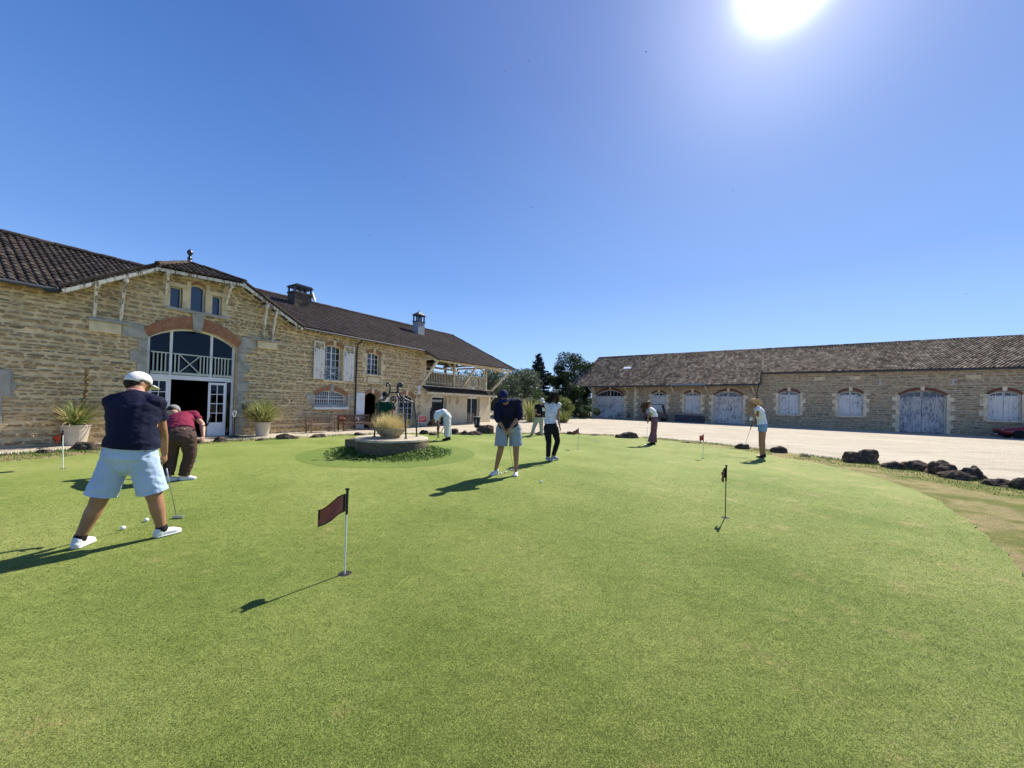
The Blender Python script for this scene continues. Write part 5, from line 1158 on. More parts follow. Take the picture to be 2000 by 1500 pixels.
for i, q in enumerate(((1262, 101, 26, .42, .9, .5, 'largest bird, high up left of the sun'), (1033, 119, 60, .42, .5, 2.0, 'tiny dark bird high in the middle of the sky, upper right of the high pair'), (986, 138, 55, .42, .4, 1, 'tiny dark bird high in the middle, lower left of the high pair'),
     (789, 346, 62, .42, .2, .3, 'tiny bird high above the first chimney of the clubhouse'), (722, 459, 55, .42, .3, 2.6, 'tiny bird lowest and leftmost in the sky above the clubhouse roof'), (926, 394, 58, .42, .9, 1.2, 'small dark bird above the centre, left of the sharper one'), (1038, 405, 45, .42, .6, 1.0, 'dark sharply drawn bird in the centre of the sky'),
     (934, 478, 52, .42, 1.4, 1.5, 'thin upright bird low in the centre of the sky'), (1106, 439, 85, .42, .3, .4, 'faint speck of a bird right of the centre'), (1432, 373, 60, .42, .5, .6, 'tiny bird under the sun on the right'), (1121, 571, 60, .42, 1.2, 1.4, 'tiny bird low above the dark tree'), (1886, 574, 50, .42, .2, .1, 'tiny bird low above the barn roof at the far right'))): bird(*q)

# real blades of the mown turf in the foreground
rn = np.random.default_rng(3); N_ = 1000000
rr = 1.15*np.exp(rn.random(N_)*2.15); aa = np.radians(rn.uniform(-62, 62, N_)); bx = rr*np.sin(aa); by = rr*np.cos(aa)
keep = rn.random(N_) > np.clip((rr-4.0)/5.5, 0, 1)**1.2; keep &= np.hypot(bx+1.32, by-2.93) > .058; keep &= np.hypot(bx-WELL[0], by-WELL[1]) > 2.2; fo = np.array(green_out); ctr = np.array([-1., 5.]); fa = np.arctan2(fo[:, 1]-ctr[1], fo[:, 0]-ctr[0]); fr = np.hypot(fo[:, 0]-ctr[0], fo[:, 1]-ctr[1]); si = np.argsort(fa); keep &= np.hypot(bx-ctr[0], by-ctr[1]) < np.interp(np.arctan2(by-ctr[1], bx-ctr[0]), fa[si], fr[si], period=2*np.pi)-.02; keep &= np.hypot(bx-2.84, by-4.72) > .058; bx, by, rr = bx[keep], by[keep], rr[keep]; n = len(bx)
th = rn.uniform(0, 6.283, n); k = .72+.19*rr; hh = rn.uniform(.0028, .0052, n)*k; ww = .0013*k; lx = rn.normal(.002, .004, n)*k; ly = rn.normal(-.001, .004, n)*k
co = np.zeros((n, 3, 3), np.float32); co[:, 0, 0] = bx-np.cos(th)*ww; co[:, 0, 1] = by-np.sin(th)*ww; co[:, 1, 0] = bx+np.cos(th)*ww; co[:, 1, 1] = by+np.sin(th)*ww; co[:, 2, 0] = bx+lx; co[:, 2, 1] = by+ly; co[:, 2, 2] = hh
me = bpy.data.meshes.new('turf_blades'); me.vertices.add(3*n); me.vertices.foreach_set('co', co.ravel()); me.loops.add(3*n); me.loops.foreach_set('vertex_index', np.arange(3*n, dtype=np.int32)); me.polygons.add(n); me.polygons.foreach_set('loop_start', np.arange(0, 3*n, 3, dtype=np.int32)); me.update()
me.materials.append(M['blade']); o = bpy.data.objects.new('turf_blades', me); col.objects.link(o); tag(o, 'short mown grass blades of the putting green in the foreground', 'grass', kind='stuff')
# ================================================================== people
import bmesh
def skinmat(name, c):
    t = NT(name); o = t.obj(); cc = t.ramp(t.noise(o, 9, 4), [(.3, tuple(x*.82 for x in c)), (.7, tuple(min(1, x*1.1) for x in c))])
    m = t.done(cc, .5, t.bump(t.noise(o, 160, 2), .001, .6), spec=.35); t.p.inputs['Subsurface Weight'].default_value = .08; t.p.inputs['Subsurface Scale'].default_value = .02; return m
def cloth(name, c, var=.12, rough=.85, bsc=14, b_=.01):
    t = NT(name); o = t.obj(); cc = t.ramp(t.noise(o, 5, 4), [(.3, tuple(x*(1-var) for x in c)), (.7, tuple(min(1, x*(1+var)) for x in c))])
    h = t.math('ADD', t.noise(t.scale(o, (1, 1, .5)), bsc, 3, .5, dist=.6), t.math('MULTIPLY', t.noise(o, 300, 2), .08))
    return t.done(cc, rough, t.bump(h, b_, 1), spec=.15)
def printed(name, base, dots, sc_, thr=.32, dots2=None):
    t = NT(name); o = t.obj(); v = t.n('TexVoronoi', {'Vector': t.n('VectorMath', {0: o, 1: t.scale(t.noise(o, 30, 2, out='Color'), .03)}, operation='ADD'), 'Scale': sc_}, 'Distance'); m_ = t.ramp(v, [(thr-.04, 1.0), (thr+.04, 0.0)])
    cc = t.mix(m_, base, dots)
    if dots2: v2 = t.n('TexVoronoi', {'Vector': o, 'Scale': sc_*.6}, 'Distance'); cc = t.mix(t.ramp(v2, [(.22, 1.0), (.3, 0.0)]), cc, dots2)
    return t.done(cc, .85, t.bump(t.noise(o, 14, 3), .01, 1), spec=.15)
SK = {'tan': skinmat('skin_tan', (.34, .175, .10)), 'fair': skinmat('skin_fair', (.46, .27, .18)), 'dark': skinmat('skin_brown', (.20, .105, .06))}
CL = {'navy': cloth('navy_jersey', (.009, .011, .030)), 'blue_sh': cloth('pale_blue_cotton', (.40, .50, .66), .08), 'maroon': cloth('maroon_jersey', (.19, .018, .045)), 'brown': cloth('brown_twill', (.075, .045, .036)),
      'cap_grey': cloth('grey_cap', (.22, .22, .21)), 'green': cloth('green_jersey', (.004, .045, .024)), 'grey_tr': cloth('grey_green_twill', (.38, .42, .40)), 'white': cloth('white_cotton', (.72, .74, .78), .05), 'offwhite': cloth('offwhite_linen', (.58, .60, .58), .08),
      'grey_sh': cloth('grey_blue_cotton', (.28, .32, .36), .1), 'black': cloth('black_jersey', (.013, .013, .017)), 'beige': cloth('beige_twill', (.40, .41, .34), .08), 'print': printed('floral_blouse', (.66, .68, .76), (.12, .12, .22), 42, .3, (.25, .33, .7)),
      'pattern': printed('patterned_trousers', (.16, .06, .075), (.42, .30, .34), 34, .3), 'denim': cloth('light_denim', (.20, .33, .46), .15), 'cap_navy': cloth('navy_cap', (.012, .018, .075)), 'cap_white': cloth('white_cap', (.74, .73, .68), .05),
      'shoe_w': cloth('white_leather', (.70, .70, .68), .08, .5), 'shoe_b': cloth('black_leather', (.012, .012, .014), .1, .5), 'shoe_g': cloth('grey_mesh', (.35, .36, .38), .3), 'sock': cloth('dark_sock', (.03, .022, .022)),
      'hair_dk': cloth('dark_hair', (.022, .013, .009), .4, .5, 40, .02), 'hair_br': cloth('brown_hair', (.10, .055, .028), .5, .5, 40, .02), 'hair_bl': cloth('blonde_hair', (.52, .37, .20), .4, .5, 40, .02), 'belt': cloth('belt', (.02, .015, .012)), 'pink': cloth('pink_trim', (.6, .3, .3))}
def chain(mb, nodes, lat, n=14, cap=True):
    """nodes: (point, half width along lat, half depth)"""
    N = [(Vector(p), a, b_) for p, a, b_ in nodes]; m = len(N); lat = Vector(lat)
    def tan(i): return (N[min(i+1, m-1)][0]-N[max(i-1, 0)][0]).normalized()
    rings = []; t0 = tan(0); t1 = tan(m-1)
    if cap:
        r = min(N[0][1], N[0][2]); rings += [(N[0][0]-t0*r*.92, N[0][1]*.4, N[0][2]*.4, t0), (N[0][0]-t0*r*.55, N[0][1]*.82, N[0][2]*.82, t0)]
    for i, (p, a, b_) in enumerate(N): rings.append((p, a, b_, tan(i)))
    if cap:
        r = min(N[-1][1], N[-1][2]); rings += [(N[-1][0]+t1*r*.55, N[-1][1]*.82, N[-1][2]*.82, t1), (N[-1][0]+t1*r*.92, N[-1][1]*.4, N[-1][2]*.4, t1)]
    vs = []
    for p, a, b_, t in rings:
        x = lat - t*lat.dot(t)
        if x.length < .05: x = Vector((0, 1, 0)) - t*t.y
        x.normalize(); y = t.cross(x)
        for k in range(n): q = 2*math.pi*k/n; vs.append(p+x*math.cos(q)*a+y*math.sin(q)*b_)
    fs = [tuple(range(n-1, -1, -1)), tuple(range((len(rings)-1)*n, len(rings)*n))]
    for i in range(len(rings)-1):
        for k in range(n): k2 = (k+1) % n; fs.append((i*n+k, i*n+k2, (i+1)*n+k2, (i+1)*n+k))
    mb.add(vs, fs)
def fuse(mb, name, m, parent, vox=.011, sm=4, wr=0, wf=9.0, clips=(), seed=0.0):
    """all overlapping solids of mb become one continuous skin"""
    o = mb.build('tmp', None); r = o.modifiers.new('r', 'REMESH'); r.mode = 'VOXEL'; r.voxel_size = vox; r.use_smooth_shade = True
    s = o.modifiers.new('s', 'SMOOTH'); s.factor = .5; s.iterations = sm
    me = bpy.data.meshes.new_from_object(o.evaluated_get(bpy.context.evaluated_depsgraph_get())); bpy.data.objects.remove(o)
    if wr:
        n = len(me.vertices); co = np.empty(n*3, np.float32); me.vertices.foreach_get('co', co); nn = np.empty(n*3, np.float32); me.vertex_normals.foreach_get('vector', nn); co = co.reshape(-1, 3); nn = nn.reshape(-1, 3)
        d = np.array([noise.noise(Vector((c[0]*wf+seed, c[1]*wf, c[2]*wf*1.5)))+.6*noise.noise(Vector((c[0]*wf*2.1, c[1]*wf*2.1+seed, c[2]*wf*3.4))) for c in co]); d = 1-2*np.abs(d) # folds: ridges
        co += nn*(d*wr*.6)[:, None].astype(np.float32); me.vertices.foreach_set('co', co.ravel())
    if clips: # trim hems: drop what lies beyond each cut and pull the edge onto it
        bm = bmesh.new(); bm.from_mesh(me)
        for c, nn_, rad in clips:
            c = Vector(c); nn_ = Vector(nn_).normalized(); dead = []; near = []
            for v in bm.verts:
                if (v.co-c).length > rad: continue
                q = (v.co-c).dot(nn_)
                if q > vox*.9: dead.append(v)
                elif q > -vox*.6: near.append((v, q))
            for v, q in near: v.co -= nn_*q
            bmesh.ops.delete(bm, geom=dead, context='VERTS')
        bm.to_mesh(me); bm.free()
    me.name = name; me.materials.clear(); me.materials.append(m); me.polygons.foreach_set('use_smooth', [True]*len(me.polygons)); me.update()
    o = bpy.data.objects.new(name, me); col.objects.link(o)
    if parent is not None: o.parent = parent; o.matrix_parent_inverse = parent.matrix_world.inverted() if False else Matrix.Identity(4)
    return o
def hand(mb, wr, end, side, palmn, curl=.6, k=1.0):
    wr, end = Vector(wr), Vector(end); d = (end-wr).normalized(); pn = Vector(palmn); pn = (pn-d*pn.dot(d)).normalized(); la = d.cross(pn)*side
    chain(mb, [(wr, .024*k, .020*k), (wr+d*.03*k, .034*k, .019*k), (wr+d*.085*k, .041*k, .015*k)], la, 10)
    for i, (o_, L) in enumerate(((-.030, .072), (-.010, .082), (.011, .077), (.030, .060))):
        p = wr+d*.085*k+la*o_*k; a = curl*(1+.12*i); P = [p]; ang = curl*.35
        for s in (.45, .32, .25): dv = d*math.cos(ang)+pn*math.sin(ang)+la*o_*1.2; P.append(P[-1]+dv.normalized()*L*s*k); ang += a*.9
        chain(mb, [(q, (.0095-.001*j)*k, (.009-.001*j)*k) for j, q in enumerate(P)], la, 6)
    p = wr+d*.035*k-la*.032*k; q = p+(d*.6-la*.7+pn*.35).normalized()*.036*k; r = q+(d*.85-la*.1+pn*.5*curl).normalized()*.032*k
    chain(mb, [(p, .013*k, .012*k), (q, .011*k, .011*k), (r, .009*k, .009*k)], pn, 6)
def lerp(a, b_, t): return Vector(a).lerp(Vector(b_), t)
def human(label, J, w=1.0, hemt=.5, depth=1.0, skin='tan', vox=.011, shirt=None, sleeve=.5, hem=.0, pants=None, plen=.5, ploose=.02, pleg=None, flare=0, shoes='shoe_w', sock=None, cap=None, capdir=None, hair=None, legw=1.0, armw=1.0, hs=1.0, curl=.9, belly=0, wr=.006, name='person', palms=None, neckhair=0, group=None, strands=None, bsk=1.0, collar=None, ptop=.62, female=False, headw=1.0):
    V = {k: Vector(v) for k, v in J.items()}; sl = (V['shR']-V['shL']).normalized(); hl = (V['hipR']-V['hipL']).normalized(); hipc = lerp(V['hipL'], V['hipR'], .5)
    up, face = V['up'].normalized(), V['face'].normalized(); base = Vector((hipc.x, hipc.y, 0))
    lowest = min(V['toeL'].z, V['toeR'].z)
    b = MB(); hx = face.cross(up).normalized()
    # torso
    ch, wa, nk = V['chest'], V['waist'], V['neck']; shc = lerp(V['shL'], V['shR'], .5)
    tw = (V['shR']-V['shL']).length/2
    def torso(mb, e, low=0.0, top=True):
        dn = (hipc-wa).normalized()
        N = []
        if low: N.append((hipc+dn*low, .17*w+e+.004, (.118+e)*depth*w+belly*.3))
        N += [(hipc, .165*w+e, (.115+e)*depth*w+belly*.3), (lerp(hipc, wa, .6), .152*w+e, (.108+e)*depth*w+belly), (wa, (.140 if not female else .125)*w+e, (.10+e)*depth*w+belly*.9), (lerp(wa, ch, .6), .155*w+e, (.108+e)*depth*w+belly*.5), (ch, (.170 if not female else .15)*w+e, (.115+e)*depth*w), (lerp(ch, shc, .6), (tw*.92)+e, (.10+e)*depth*w)]
        chain(mb, N, lerp(hl, sl, .5), 18)
        chain(mb, [(V['shL'], .052*w+e, .058*w+e), (shc+(nk-shc)*.35, .07*w+e, .066*w+e), (V['shR'], .052*w+e, .058*w+e)], (nk-ch), 12)
        for s in ('L', 'R'): chain(mb, [(lerp(ch, V['sh'+s], .25), .09*w+e, .085*w+e), (V['sh'+s], .052*w+e, .056*w+e)], nk-ch, 12)
        if top: chain(mb, [(lerp(shc, nk, .1), .08*w+e, .066*w+e), (nk, .06*w+e*.8, .056*w+e*.8)], sl, 12)
    torso(b, 0)
    chain(b, [(nk, .058*headw, .058), (lerp(nk, V['head'], .55), .054*headw, .056), (V['head'], .05, .05)], sl, 12)
    H = V['head']
    def hd(mb, e=0, top=1.0):
        rot = Matrix((hx, face, up)).transposed()
        mb.ball(H+up*.015*hs, .077*hs+e, .096*hs+e, .108*hs+e, 18, 12, rot); return rot
    rot = hd(b); b.ball(H+face*.022*hs-up*.045*hs, .056*hs, .064*hs, .066*hs, 14, 10, rot)
    b.ball(H+face*.098*hs-up*.012*hs, .013, .02, .022, 8, 6, rot); b.ball(H+face*.088*hs-up*.05*hs, .026, .012, .010, 8, 6, rot); b.ball(H+face*.088*hs+up*.022*hs, .045, .012, .010, 8, 6, rot)
    for s in (-1, 1): b.ball(H+hx*s*.078*hs-face*.005-up*.008, .011, .020, .032, 8, 6, rot)
    # limbs
    for s, sg in (('L', -1), ('R', 1)):
        sh, el, wrp, ha = V['sh'+s], V['el'+s], V['wr'+s], V['ha'+s]; a_ = armw
        chain(b, [(sh, .050*a_, .052*a_), (lerp(sh, el, .5), .046*a_, .047*a_), (el, .037*a_, .037*a_), (lerp(el, wrp, .3), .040*a_, .037*a_), (wrp, .027*a_, .022*a_)], lerp(sl, (0, 1, 0), .3), 12)
        pn = (palms or {}).get(s, -sl*sg)
        hand(b, wrp, ha, sg, pn, curl, hs)
        hp, kn, an, toe = V['hip'+s], V['kn'+s], V['an'+s], V['toe'+s]; l_ = legw
        chain(b, [(hp, .088*l_, .092*l_), (lerp(hp, kn, .5), .076*l_, .080*l_), (kn, .055*l_, .058*l_), (lerp(kn, an, .28), .054*l_, .060*l_), (lerp(kn, an, .6), .044*l_, .047*l_), (an, .035*l_, .038*l_)], hl, 14)
        fd = (toe-an); fd.z = 0; fd.normalize(); fl = Vector((-fd.y, fd.x, 0))
        chain(b, [(an, .034, .036), (Vector((an.x, an.y, .05))+fd*.01, .032, .036), (Vector((an.x, an.y, .035))+fd*.12, .038, .026)], fl, 10)
    body = fuse(b, name, SK[skin], None, vox, 3)
    tag(body, label, 'person', group)
    # eyes
    e = MB()
    for s in (-1, 1): e.ball(H+face*.088*hs+hx*s*.031*hs+up*.004, .011, .008, .008, 8, 6, rot)
    e.build('eyes', CL['sock'], body, True)
    if shirt:
        m = MB(); torso(m, .018, 0, False); hc = lerp(hipc, wa, hemt); cl_ = [(hc, (hipc-wa), .42*w)]; chain(m, [(hc-(hipc-wa).normalized()*.06, .152*w+.020, (.108+.020)*depth*w+belly*.8), (hc+(hipc-wa).normalized()*.05, .160*w+.024, (.112+.024)*depth*w+belly*.6)], hl, 18)
        for s in ('L', 'R'):
            sh, el, wrp = V['sh'+s], V['el'+s], V['wr'+s]
            if sleeve > 0:
                q = min(sleeve, 1.0); N = [(sh, .062*armw, .066*armw), (lerp(sh, el, q*.5), .062*armw, .062*armw), (lerp(sh, el, q), .060*armw if sleeve < 1 else .05*armw, .058*armw if sleeve < 1 else .05*armw)]
                if sleeve > 1: N += [(lerp(el, wrp, (sleeve-1)*.5), .052*armw, .050*armw), (lerp(el, wrp, sleeve-1), .043*armw, .040*armw)]
                if sleeve < 1: ad = (el-sh).normalized(); N[-1] = (N[-1][0]+ad*.03, N[-1][1]*1.04, N[-1][2]*1.04); cl_.append((lerp(sh, el, q), ad, .14))
                chain(m, N, lerp(sl, (0, 1, 0), .3), 14, True)
        so = fuse(m, 'shirt', CL[shirt], body, vox, 4, wr, 9, clips=cl_, seed=J['head'][0])
        if collar:
            cb = MB(); P = []; ax = (H-nk).normalized(); x_ = sl; y_ = ax.cross(x_)
            for k in range(13): a = 2*math.pi*k/12; P.append(nk+ax*.0+x_*math.cos(a)*.068*w+y_*math.sin(a)*.066*w)
            cb.tube(P, .011, 8, False); cb.build('collar', CL[collar], so, True)
    if shirt and pants and plen <= 1 and not female: # pocket flaps at the back
        pass
    if pants:
        m = MB(); dn = (hipc-wa).normalized()
        cl_ = []; chain(m, [(lerp(hipc, wa, ptop if not female else .85), (.150 if not female else .135)*w+.007, (.108*depth*w)+belly*.8+.004), (hipc, .172*w+.01, .125*depth*w+belly*.2), (hipc+dn*.05, .16*w, .115*w)], hl, 18)
        for s, sg in (('L', -1), ('R', 1)):
            hp, kn, an = V['hip'+s], V['kn'+s], V['an'+s]; q = ploose; l_ = legw; N = [(hp, .098*l_+q*.4, .102*l_+q*.4), (lerp(hp, kn, .5), .084*l_+q*.9, .088*l_+q*.9)]
            if plen <= 1: N = [N[0], (lerp(hp, kn, plen*.5), .086*l_+q*.9, .09*l_+q*.9), (lerp(hp, kn, plen+.08), .078*l_+q*1.6, .082*l_+q*1.6)]; cl_.append((lerp(hp, kn, plen), kn-hp, .2))
            else: N += [(kn, .062*l_+q, .066*l_+q), (lerp(kn, an, (plen-1)*.5), .058*l_+q+flare*.4, .062*l_+q+flare*.4), (lerp(kn, an, plen-1)+(an-kn).normalized()*.03, .046*l_+q+flare, .05*l_+q+flare)]; cl_.append((lerp(kn, an, plen-1), an-kn, .16))
            chain(m, N, hl, 16)
        fuse(m, 'trousers' if plen > 1 else 'shorts', CL[pants], body, vox, 3, wr*1.3, 8, clips=cl_, seed=3.3+J['head'][0])
    for s in ('L', 'R'):
        an, toe = V['an'+s], V['toe'+s]; fd = (toe-an); fd.z = 0; L = .165*hs; fd.normalize(); fl = Vector((-fd.y, fd.x, 0)); z = toe.z
        m = MB(); A = Vector((an.x, an.y, z))
        chain(m, [(A-fd*.035+Vector((0, 0, .035)), .038, .036), (A+fd*.03+Vector((0, 0, .040)), .040, .042), (A+fd*.10+Vector((0, 0, .032)), .047, .034), (A+fd*L*.85+Vector((0, 0, .024)), .040, .024)], fl, 12)
        chain(m, [(A-fd*.02+Vector((0, 0, .03)), .04, .042), (A-fd*.012+Vector((0, 0, .075)), .041, .046)], fl, 12)
        so = fuse(m, 'shoe', CL[shoes], body, min(vox, .009), 2)
        m = MB(); chain(m, [(A-fd*.045+Vector((0, 0, .011)), .040, .010), (A+fd*.10+Vector((0, 0, .011)), .05, .010), (A+fd*L*.88+Vector((0, 0, .011)), .041, .009)], fl, 12); m.build('sole', CL['shoe_w'] if shoes != 'shoe_b' else CL['shoe_b'], so, True)
        if sock: m = MB(); kn = V['kn'+s]; chain(m, [(A+Vector((0, 0, .07)), .045, .05), (lerp(an, kn, .10), .041*legw, .043*legw)], fl, 12); m.build('sock', CL[sock], body, True)
    if cap:
        m = MB(); cd_ = Vector(capdir).normalized() if capdir else face
        rot2 = Matrix((cd_.cross(up).normalized(), cd_, up)).transposed(); c_ = MB(); c_.ball(H+up*.028*hs, .090*hs, .108*hs, .104*hs, 20, 14, rot2)
        keep = [i for i, v in enumerate(c_.v) if (Vector(v)-H).dot(up) > .012*hs-.03*hs*((Vector(v)-H).dot(cd_) < 0)]; ks = set(keep)
        fs = [f for f in c_.f if all(i in ks for i in f)]; m.v = c_.v; m.f = fs
        o = m.build('cap', CL[cap], body, True); sd = o.modifiers.new('t', 'SOLIDIFY'); sd.thickness = .006
        m = MB(); vs = []; n = 13; side = cd_.cross(up).normalized()
        for r_, zz in ((.085, .012), (.135, .006), (.168, -.008)):
            for k in range(n): a = -1.15+2.3*k/(n-1); vs.append(H+cd_*(math.cos(a)*r_*hs+.018)+side*math.sin(a)*(r_*.62+.012)*hs+up*(zz+.02-.012*abs(a))*hs)
        fs = []
        for i in range(2):
            for k in range(n-1): fs.append((i*n+k, i*n+k+1, (i+1)*n+k+1, (i+1)*n+k))
        m.add(vs, fs); q = m.build('visor', CL[cap], o, True); sd = q.modifiers.new('t', 'SOLIDIFY'); sd.thickness = .005
    if hair:
        m = MB(); rot3 = rot
        m.ball(H+up*.035*hs-face*.014*hs, .084*hs, .098*hs, .096*hs, 16, 10, rot3) if not cap else m.ball(H-face*.03*hs-up*.005, .080*hs, .072*hs, .07*hs, 14, 10, rot3)
        if strands:
            for P, r0, r1 in strands: k = len(P); chain(m, [(Vector(p), r0+(r1-r0)*i/(k-1), (r0+(r1-r0)*i/(k-1))*.7) for i, p in enumerate(P)], (0, 1, 0), 10)
        ho = fuse(m, 'hair', CL[hair], body, vox, 2, .012 if strands else .004, 22)
        if strands:
            rg = random.Random(int(J['head'][0]*100)); m = MB()
            for i in range(130):
                P, r0, r1 = rg.choice(strands); off = Vector((rg.gauss(0, 1), rg.gauss(0, 1), rg.gauss(0, 1)))*r0*.75; m.tube([Vector(p)+off*(1+.25*j/len(P))+Vector((rg.gauss(0, .006), 0, rg.gauss(0, .006)))*j for j, p in enumerate(P)], .0028, 4, False)
            m.build('hair_strands', CL[hair], ho, True)
    return body
def putter(label, grip, low, head, hdir, grp='putters', glen=.27, hl=.11, mat='chrome', ground=True):
    grip, low = Vector(grip), Vector(low); root = empty('putter', (low.x, low.y, 0), 0, label, 'putter', grp); o_ = Vector((low.x, low.y, 0)); L = (low-grip).length; d = (low-grip).normalized()
    b = MB(); b.tube([grip-o_, grip+d*glen-o_], [.014, .010], 8); b.build('grip', CL['black'], root, True); b = MB(); b.tube([grip+d*(glen-.01)-o_, low-o_], [.006, .0045], 8); b.build('shaft', M[mat], root, True)
    hd_ = Vector(hdir).normalized(); sd = Vector((-hd_.y, hd_.x, 0)); b = MB(); c = low-o_
    b.beam(c-hd_*hl*.35-Vector((0, 0, .0)), c+hd_*hl*.65, .03, .026); b.build(head, M[mat] if mat != 'pole' else M['chrome'], root, bevel=.003); return root
def A(px, py, Y): return tuple(at(px, py, Y))

# ---- man in pale blue shorts, seen from behind
Y = 3.42
J = dict(hipL=A(231, 892, 3.40), hipR=A(277, 890, 3.44), knL=A(189, 986, 3.33), knR=A(304, 978, 3.52), anL=A(155, 1052, 3.28), anR=A(316, 1033, 3.58), toeL=(-4.0, 3.55, 0), toeR=(-3.36, 3.86, 0),
         waist=A(260, 856, 3.42), chest=A(264, 808, 3.48), neck=A(267, 768, 3.58), head=A(268, 750, 3.64), up=(0, .35, .93), face=(.25, .88, -.36), shL=A(222, 786, 3.52), shR=A(305, 788, 3.54),
         elL=A(225, 838, 3.66), wrL=A(290, 882, 3.82), haL=A(313, 905, 3.83), elR=A(317, 838, 3.62), wrR=A(321, 885, 3.76), haR=A(322, 912, 3.80))
human('person in navy polo, pale blue shorts and white cap seen from behind', J, 1.17, .55, 1.05, 'tan', .009, 'navy', .62, .05, 'blue_sh', .80, .017, shoes='shoe_w', sock='sock', cap='cap_white', capdir=(.25, .88, -.30), legw=1.06, armw=1.05, belly=.02, wr=.007, palms={'L': (1, -.2, 0), 'R': (-1, -.2, 0)}, collar='pink', hair='hair_dk')
g = gpt(345, 1010, .015)
putter('steel putter held by the man in pale blue shorts', A(316, 872, 3.74), (g.x, g.y, .018), 'blade', (1, .1, 0), 'putters in use')
# ---- man in maroon shirt bending
J = dict(hipL=A(338, 852, 5.84), hipR=A(367, 852, 5.92), knL=A(334, 890, 5.86), knR=A(371, 888, 5.96), anL=A(328, 930, 5.80), anR=A(359, 929, 5.94), toeL=(-5.46, 6.0, 0), toeR=(-5.14, 6.12, 0),
         waist=A(353, 833, 6.02), chest=A(354, 822, 6.24), neck=A(347, 812, 6.46), head=A(337, 803, 6.60), up=(-.1, .86, .5), face=(.05, .45, -.89), shL=A(331, 821, 6.38), shR=A(379, 810, 6.36),
         elL=A(322, 845, 6.30), wrL=A(318, 872, 6.22), haL=A(319, 886, 6.2), elR=A(395, 828, 6.26), wrR=A(397, 852, 6.14), haR=A(395, 867, 6.10))
human('person in maroon shirt, brown trousers and grey cap bending over with a putter', J, 1.08, .42, 1.05, 'fair', .010, 'maroon', .62, .0, 'brown', 1.98, .022, ptop=.95, shoes='shoe_w', cap='cap_grey', capdir=(.05, .45, -.89), hair='hair_dk', legw=1.0, palms={'R': (-1, 0, 0), 'L': (1, 0, 0)}, wr=.008)
g = gpt(378, 900, .02)
putter('putter gripped low by the man in the maroon shirt', A(412, 813, 6.12), (g.x, g.y, .02), 'mallet', (1, 0, 0), 'putters in use', glen=.40)
# ---- man in green polo behind the well
Y = 11.45
J = dict(hipL=A(744, 832, Y), hipR=A(757, 832, Y+.03), knL=A(743, 849, Y-.03), knR=A(758, 849, Y+.05), anL=A(743, 864, Y), anR=A(758, 864, Y+.08), toeL=A(748, 868, Y-.2), toeR=A(764, 868, Y-.1),
         waist=A(750, 821, Y), chest=A(750, 801, Y-.02), neck=A(750, 784, Y-.03), head=A(752, 773, Y-.05), up=(.05, -.05, 1), face=(.5, -.8, -.2), shL=A(738, 790, Y), shR=A(763, 790, Y),
         elL=A(734, 806, Y-.02), wrL=A(740, 822, Y-.2), haL=A(743, 828, Y-.22), elR=A(768, 806, Y-.02), wrR=A(765, 822, Y-.15), haR=A(764, 830, Y-.16))
human('person in green polo, pale trousers and dark cap standing behind the iron well frame', J, 1.08, .3, 1, 'tan', .012, 'green', .6, .04, 'grey_tr', 1.97, .02, cap='black', hair='hair_dk', collar='white')
# ---- person bending down touching the green
Y = 13.1
J = dict(hipL=A(873, 813, Y-.11), hipR=A(874, 813, Y+.11), knL=A(873, 837, Y-.12), knR=A(876, 837, Y+.12), anL=A(872, 855, Y-.13), anR=A(877, 855, Y+.12), toeL=A(865, 860, Y-.14), toeR=A(870, 859, Y+.12),
         waist=A(866, 806, Y), chest=A(856, 809, Y), neck=A(849, 817, Y), head=A(844, 825, Y), up=(-.55, 0, -.83), face=(-.4, 0, .9), shL=A(853, 816, Y-.17), shR=A(853, 816, Y+.17),
         elL=A(855, 833, Y-.16), wrL=A(855, 849, Y-.15), haL=A(855, 857, Y-.15), elR=A(857, 833, Y+.14), wrR=A(856, 847, Y+.10), haR=A(856, 855, Y+.1))
J['face'] = (.75, 0, -.2); J['face'] = tuple(Vector((-.83, 0, .55)).normalized()*-1)
human('person in white shirt and off-white trousers bending down to touch the green', J, 1.05, .7, 1.05, 'dark', .012, 'white', .5, .03, 'offwhite', 1.85, .03, flare=.012, shoes='shoe_b', hair='hair_dk', palms={'L': (1, 0, 0), 'R': (1, 0, 0)})
g = gpt(850, 861, .015)
putter('thin putter leaning by the hand of the bending person', A(867, 834, 12.85), (g.x, g.y, .015), 'blade', (-1, 0, 0), 'putters in use', glen=.2)
# ---- man in navy sweater facing us
J = dict(hipL=A(981, 836, 7.12), hipR=A(1006, 836, 7.16), knL=A(978, 877, 7.06), knR=A(1008, 877, 7.12), anL=A(969, 914, 7.12), anR=A(1008, 915, 7.10), toeL=(-.45, 6.95, 0), toeR=(.09, 6.86, 0),
         waist=A(992, 826, 7.10), chest=A(991, 803, 6.98), neck=A(988, 787, 6.86), head=A(984, 775, 6.74), up=(-.12, -.55, .83), face=(-.02, -.72, -.69), shL=A(972, 792, 6.92), shR=A(1012, 786, 6.96),
         elL=A(970, 816, 6.80), wrL=A(984, 838, 6.70), haL=A(990, 850, 6.68), elR=A(1016, 811, 6.86), wrR=A(999, 833, 6.70), haR=A(991, 847, 6.66))
human('person in navy sweater, grey-blue shorts and navy cap facing the camera while putting', J, 1.18, .6, 1.1, 'tan', .010, 'navy', 1.35, .05, 'grey_sh', .86, .028, shoes='shoe_w', cap='cap_navy', capdir=(-.02, -.72, -.69), hair='hair_dk', legw=1.12, armw=1.1, belly=.035, palms={'L': (1, 0, -.2), 'R': (-1, 0, -.2)}, curl=1.3, wr=.008)
